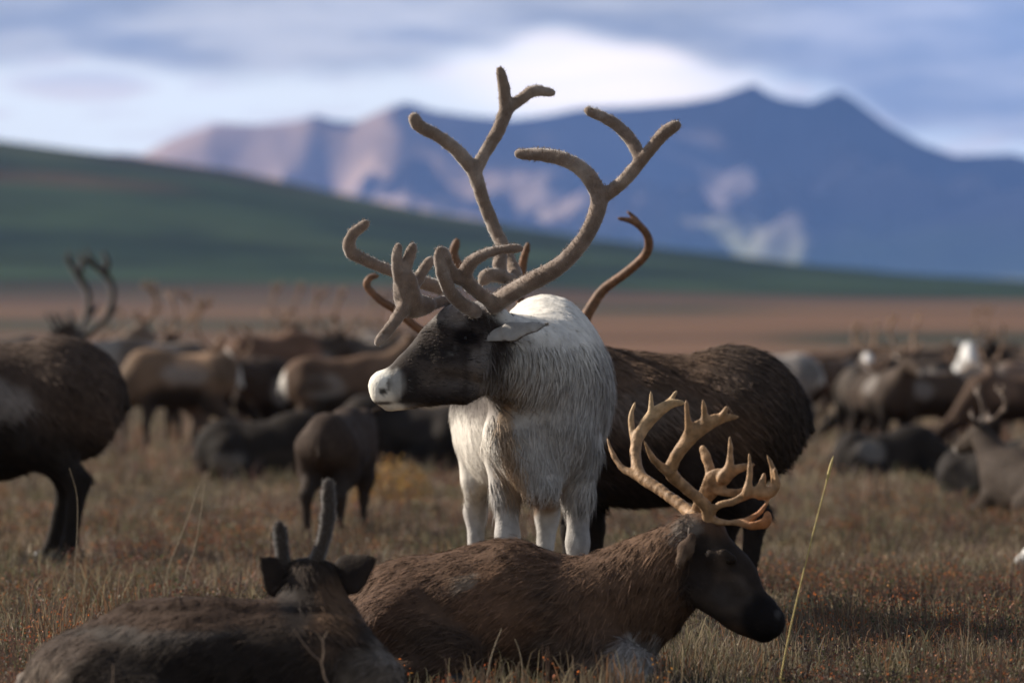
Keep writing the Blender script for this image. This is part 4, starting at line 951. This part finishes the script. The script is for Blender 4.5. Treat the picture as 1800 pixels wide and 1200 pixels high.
def tufts(name, spots, seed):
    g = np.random.default_rng(seed); P0, Hs = [], []
    for (px, Y, n, rr, hh) in spots:
        a = P(px, 1200, Y); k = g.normal(size=(n, 2)) * rr
        P0.append(np.stack([a[0] + k[:, 0], Y + k[:, 1] * .6], 1)); Hs.append(hh * (.35 + .9 * g.random(n)))
    p = np.concatenate(P0); H = np.concatenate(Hs); n = len(p); z = ground_z(p[:, 0], p[:, 1]) - .01
    tone = np.repeat(g.integers(5, size=len(spots)), [q_[2] for q_ in spots])
    th = g.random(n) * 6.283; lean = H * (.1 + .7 * g.random(n) ** 1.6); W = .0019 * (.6 + .8 * g.random(n)) * (p[:, 1] / 20) ** .8
    b = np.stack([p[:, 0], p[:, 1], z], 1); d = np.stack([np.cos(th), np.sin(th), 0 * th], 1); sd = np.stack([W, .3 * W * g.normal(size=n), 0 * W], 1)
    m1 = b + d * (lean * .15)[:, None]; m1[:, 2] += H * .5; m2 = b + d * (lean * .5)[:, None]; m2[:, 2] += H * .85; t = b + d * lean[:, None]; t[:, 2] += H * (1 - .1 * g.random(n))
    V = np.stack([b - sd, b + sd, m1 - sd, m1 + sd, m2 - sd * .6, m2 + sd * .6, t], 1).reshape(-1, 3); k = np.arange(n) * 7
    q = np.concatenate([np.stack([k, k + 1, k + 3, k + 2], 1), np.stack([k + 2, k + 3, k + 5, k + 4], 1)]); tr = np.stack([k + 4, k + 5, k + 6], 1)
    cc = np.array([(.27, .22, .14), (.19, .145, .095), (.12, .09, .065), (.13, .115, .07), (.20, .11, .06)])[np.where(g.random(n) < .7, tone, g.integers(5, size=n))] * (.6 + .7 * g.random((n, 1)))
    stuff(build_mesh(name, V, q, tr, np.repeat(cc, 7, axis=0), 0, M_grass))
gt = np.random.default_rng(5)
tufts('tall_grass_tufts', [(gt.uniform(740, 1150), gt.uniform(18.0, 18.5), 26, .05, gt.uniform(.09, .17)) for _ in range(20)] + [(gt.uniform(0, 720), gt.uniform(16.2, 16.8), 18, .05, gt.uniform(.07, .12)) for _ in range(16)]
      + [(gt.uniform(1120, 1800), gt.uniform(18.2, 23), 24, .07, gt.uniform(.06, .15)) for _ in range(46)] + [(gt.uniform(0, 460), gt.uniform(19, 27), 24, .08, gt.uniform(.10, .22)) for _ in range(50)]
      + [(gt.uniform(-100, 1900), 19.5 + 28 * gt.random() ** 1.6, 70, gt.uniform(.05, .13), gt.uniform(.07, .15)) for _ in range(420)]
      + [(gt.uniform(640, 1000), gt.uniform(20.6, 21.8), 24, .08, gt.uniform(.10, .20)) for _ in range(24)], 6)

def shrubs(name, spots, seed, lpal, leaf=.012, per=46, twigc=(.10, .065, .05)):
    """low clumps: thin twigs and leaf-sized faces spread through each clump"""
    g = np.random.default_rng(seed); V, q, C = [], [], []; n = 0
    for (x, y, r, h) in spots:
        z = float(ground_z(np.array([x]), np.array([y]))[0])
        sc_ = max(1, (y / 20) ** .7)
        for k in range(max(5, per // 7)):
            a = g.random() * 6.283; e = np.array([x + r * .8 * math.cos(a) * g.random(), y + r * .8 * math.sin(a) * g.random(), z + h * (.6 + .6 * g.random())]); b = np.array([x + .3 * r * math.cos(a), y + .3 * r * math.sin(a), z - .01])
            s_ = np.array([.0016 * sc_, 0, 0]); V += [b - s_, b + s_, e + s_ * .5, e - s_ * .5]; q.append([n, n + 1, n + 2, n + 3]); n += 4; C += [np.array(twigc)] * 4
        cl = lpal[g.integers(len(lpal))]
        for k in range(per):
            a, rr = g.random() * 6.283, r * math.sqrt(g.random()); hh = h * (.15 + .9 * g.random() ** .8) * (1 - .35 * (rr / r) ** 2)
            c0 = np.array([x + rr * math.cos(a), y + rr * math.sin(a), z + hh]); L = leaf * sc_ * (.6 + .8 * g.random())
            d1 = g.normal(size=3); d1 /= np.linalg.norm(d1); d2 = np.cross(d1, g.normal(size=3)); d2 /= np.linalg.norm(d2)
            V += [c0, c0 + d1 * L * .5 + d2 * L * .32, c0 + d1 * L, c0 + d1 * L * .5 - d2 * L * .32]; q.append([n, n + 1, n + 2, n + 3]); n += 4
            cc = np.array(cl if g.random() < .75 else lpal[g.integers(len(lpal))]) * (.6 + .7 * g.random()); C += [cc] * 4
    return np.array(V), np.array(q), np.array(C)
g = np.random.default_rng(91)
lp = [(.20, .070, .040), (.26, .09, .035), (.12, .05, .04), (.085, .052, .038), (.14, .09, .05), (.06, .042, .032), (.075, .085, .035), (.05, .06, .025), (.34, .13, .045)]
x, y = scatter(11000, 14, 70, 1.6, g); dn = fbm(np.stack([x, y, 0 * x], 1), .45, 3, 93)
keep = dn + .16 * g.random(len(x)) > .60; x, y = x[keep], y[keep]
sp = [(a, b, .06 + .11 * g.random(), .05 + .11 * g.random() ** 1.4) for a, b in zip(x, y)]
V, q, C = shrubs('dwarf_shrubs', sp, 92, lp, .011, 34); stuff(build_mesh('dwarf_shrubs', V, q, None, C, 0, M_leaf))
x, y = scatter(4200, 14, 60, 1.6, g); dn = fbm(np.stack([x, y, 0 * x], 1), .7, 3, 97); keep = dn + .2 * g.random(len(x)) > .60; x, y = x[keep], y[keep]
sp = [(a, b, .10 + .16 * g.random(), .04 + .05 * g.random()) for a, b in zip(x, y)]
V, q, C = shrubs('moss', sp, 98, [(.060, .066, .026), (.085, .080, .034), (.075, .050, .034), (.12, .085, .045), (.055, .036, .034), (.15, .115, .060)], .013, 60, (.06, .045, .035)); stuff(build_mesh('moss_tufts', V, q, None, C, 0, M_leaf))
# orange-leaved sprigs that catch the sun
og = []
for (px, py, Y, n, rr) in ((1670, 1075, 21.5, 16, 45), (1540, 1010, 24, 14, 60), (1440, 1040, 23, 10, 60), (820, 1150, 18.3, 9, 45), (690, 1180, 18.2, 6, 40), (940, 1170, 18.2, 8, 60), (250, 1040, 20.5, 14, 120), (140, 1010, 21.5, 8, 100), (1170, 1185, 18.4, 4, 30)):
    for k in range(n):
        a = P(px + rr * g.normal() * .6, py, Y + .5 * g.normal()); og.append((a[0], a[1], .025 + .03 * g.random(), .07 + .10 * g.random()))
V, q, C = shrubs('orange_sprigs', og, 94, [(.48, .14, .035), (.42, .11, .03), (.45, .21, .05), (.30, .08, .03)], .010, 18); stuff(build_mesh('orange_sprigs', V, q, None, C, 0, M_leaf))

MOSS = [(.05, .06, .022), (.07, .075, .03), (.09, .075, .035), (.10, .06, .035)]
def bush(label, px, py, w_, h_, pal_, name='willow_shrub', per=700, leaf=.02, seed=1):
    Y = 12000 / (py - HOR); p = P(px, py, Y); r = thing(name, label, 'shrub', (p[0], p[1], float(ground_z(p[:1], p[1:2])[0])))
    g = np.random.default_rng(seed); V, q, C = [], [], []; B = Body()
    for k in range(9):
        a = g.random() * 6.28; e = np.array([w_ * .45 * math.cos(a), w_ * .3 * math.sin(a), h_ * (.6 + .4 * g.random())]); B.chain([(0, 0, -.02), e * .5 + (0, 0, .03), e], [.009, .006, .003], .006)
    for k in range(per):
        a, rr = g.random() * 6.283, math.sqrt(g.random()); c0 = np.array([w_ * .5 * rr * math.cos(a), w_ * .35 * rr * math.sin(a), h_ * (.1 + .9 * g.random()) * (1 - .5 * rr ** 2) * (.7 + .5 * vnoise(np.array([[a, rr, 0]]), 2.2, seed)[0])]); L = leaf * (.6 + .8 * g.random())
        d1 = g.normal(size=3); d1 /= np.linalg.norm(d1); d2 = np.cross(d1, g.normal(size=3)); d2 /= np.linalg.norm(d2)
        V += [c0, c0 + d1 * L * .5 + d2 * L * .3, c0 + d1 * L, c0 + d1 * L * .5 - d2 * L * .3]; q.append([4 * k, 4 * k + 1, 4 * k + 2, 4 * k + 3]); C += [np.array(pal_[g.integers(len(pal_))]) * (.6 + .7 * g.random())] * 4
    build_mesh('leaves', np.array(V), np.array(q), None, np.array(C), 0, M_leaf, r); V, Q = B.mesh(.008); build_mesh('stems', V, Q, mat=M_twig, parent=r)
YEL = [(.34, .20, .055), (.29, .165, .045), (.24, .17, .06), (.31, .15, .045), (.16, .10, .05)]
bush('yellow-leaved willow shrub between the calf and the white bull', 688, 892, .56, .36, YEL, seed=3, per=1300, leaf=.024)
bush('low dark green shrub in front of the yellow willow', 745, 905, .30, .10, [(.06, .085, .03), (.08, .09, .03), (.10, .09, .04)], seed=4, per=400)
bush('low dark green shrub at the lower left, beside the lying dark caribou', 45, 1135, .22, .07, [(.035, .05, .02), (.05, .06, .02), (.08, .07, .03)], seed=5, per=400)

def stalk(label, pts, Y, r0=.0022, head=None, name='grass_stalk', m=None, side=()):
    p3 = [P(a, b, Y) for a, b in pts]; p3[-1][2] = min(p3[-1][2], float(ground_z(p3[-1][:1], p3[-1][1:2])[0])) - .0
    base = p3[-1].copy(); r = thing(name, label, 'grass' if name == 'grass_stalk' else 'twig', base, group='tall dry stalks' if name == 'grass_stalk' else None)
    def tube(nm, pts_, rad, mm):
        cv = bez(pts_, 6); rr = np.interp(np.linspace(0, 1, len(cv)), np.linspace(0, 1, len(rad)), rad); V, q = [], []
        for i, (c_, q_) in enumerate(zip(cv, rr)):
            for k in range(6): V.append(c_ + q_ * np.array([math.cos(k * math.pi / 3), math.sin(k * math.pi / 3), 0.0]))
        for i in range(len(cv) - 1):
            for k in range(6): q.append([i * 6 + k, i * 6 + (k + 1) % 6, i * 6 + 6 + (k + 1) % 6, i * 6 + 6 + k])
        build_mesh(nm, np.array(V), np.array(q)[:, ::-1], mat=mm, parent=r, base=base)
    tube('stem', p3[::-1], [r0 * 1.3, r0, r0 * .7], m or (M_stalk if head else M_pale))
    if head: tube('seed_head', [P(a, b, Y - .001) for a, b in head], [r0 * .8, r0 * 2.2, r0 * 1.9, r0 * .4], m or M_stalk)
    for s_ in side: tube('side_twig', [P(a, b, Y) for a, b in s_], [r0, r0 * .8, r0 * .5], m or M_stalk)
stalk('tall yellow grass stalk leaning right beside the muzzle of the lying bull', [(1464, 805), (1452, 850), (1426, 950), (1399, 1062), (1382, 1140), (1368, 1215)], 18.7, .0024, [(1452, 850), (1456, 835), (1461, 815), (1465, 801)])
stalk('thin pale stalk at the left, left of a steeper one beside it', [(352, 845), (338, 890), (315, 950), (296, 1000), (286, 1030)], 24.5, .0022)
stalk('steeper pale stalk standing right of the leaning thin one', [(360, 850), (352, 910), (342, 965), (328, 1005), (322, 1030)], 24.6, .0024)
stalk('upright thin stalk in front of the dark caribou at the left edge', [(122, 822), (135, 870), (136, 930), (132, 1000), (131, 1020)], 24.0, .0018)
stalk('short reddish stalk standing under the calf', [(487, 878), (480, 910), (474, 945), (470, 990)], 26.0, .0018)
stalk('faint brown stalk standing alone at the lower right', [(1702, 1060), (1703, 1100), (1700, 1160), (1699, 1215)], 19.0, .0018)
stalk('straw blade arching over the belly of the lying bull', [(882, 1104), (868, 1140), (858, 1180), (852, 1230)], 18.2, .0020)
stalk('straw blade with bent tip left of the arching one, before the lying bull', [(905, 1122), (912, 1140), (918, 1170), (920, 1232)], 18.2, .0018)
stalk('short grass stalk at the bottom before the dark lying caribou', [(470, 1070), (474, 1120), (480, 1180), (482, 1262)], 19.6, .0012)
stalk('bare forked twig in front of the shoulder of the dark lying caribou', [(517, 1106), (530, 1125), (548, 1148), (564, 1163), (571, 1190), (580, 1215), (590, 1300)], 16.5, .0024, name='bare_twig', m=M_twig, side=[[(566, 1165), (569, 1145), (568, 1125), (576, 1108)], [(569, 1130), (562, 1118), (556, 1112)]])
stalk('small orange-tipped sprig standing before the flank of the dark lying caribou', [(199, 1166), (198, 1200), (196, 1240), (195, 1300)], 16.4, .0016, name='bare_twig', m=M_twig)

# ------------------------------------------------------------------ the air
bm_lo, bm_hi = np.array([-6000., -60., -3.]), np.array([6000., 17000., 900.])
Vh = np.array([(x, y, z) for x in (bm_lo[0], bm_hi[0]) for y in (bm_lo[1], bm_hi[1]) for z in (bm_lo[2], bm_hi[2])])
Qh = np.array([(0, 1, 3, 2), (4, 6, 7, 5), (0, 4, 5, 1), (2, 3, 7, 6), (0, 2, 6, 4), (1, 5, 7, 3)])
mh = bpy.data.materials.new('haze'); mh.use_nodes = True; n = mh.node_tree; n.nodes.clear()
pv = nd(n, 'ShaderNodeVolumePrincipled'); pv.inputs['Color'].default_value = (.21, .42, 1, 1); pv.inputs['Density'].default_value = HAZE
pv.inputs['Anisotropy'].default_value = 0.0
n.links.new(pv.outputs[0], nd(n, 'ShaderNodeOutputMaterial').inputs['Volume'])
hz_o = build_mesh('haze', Vh, Qh, smooth_n=0, mat=mh); stuff(hz_o)
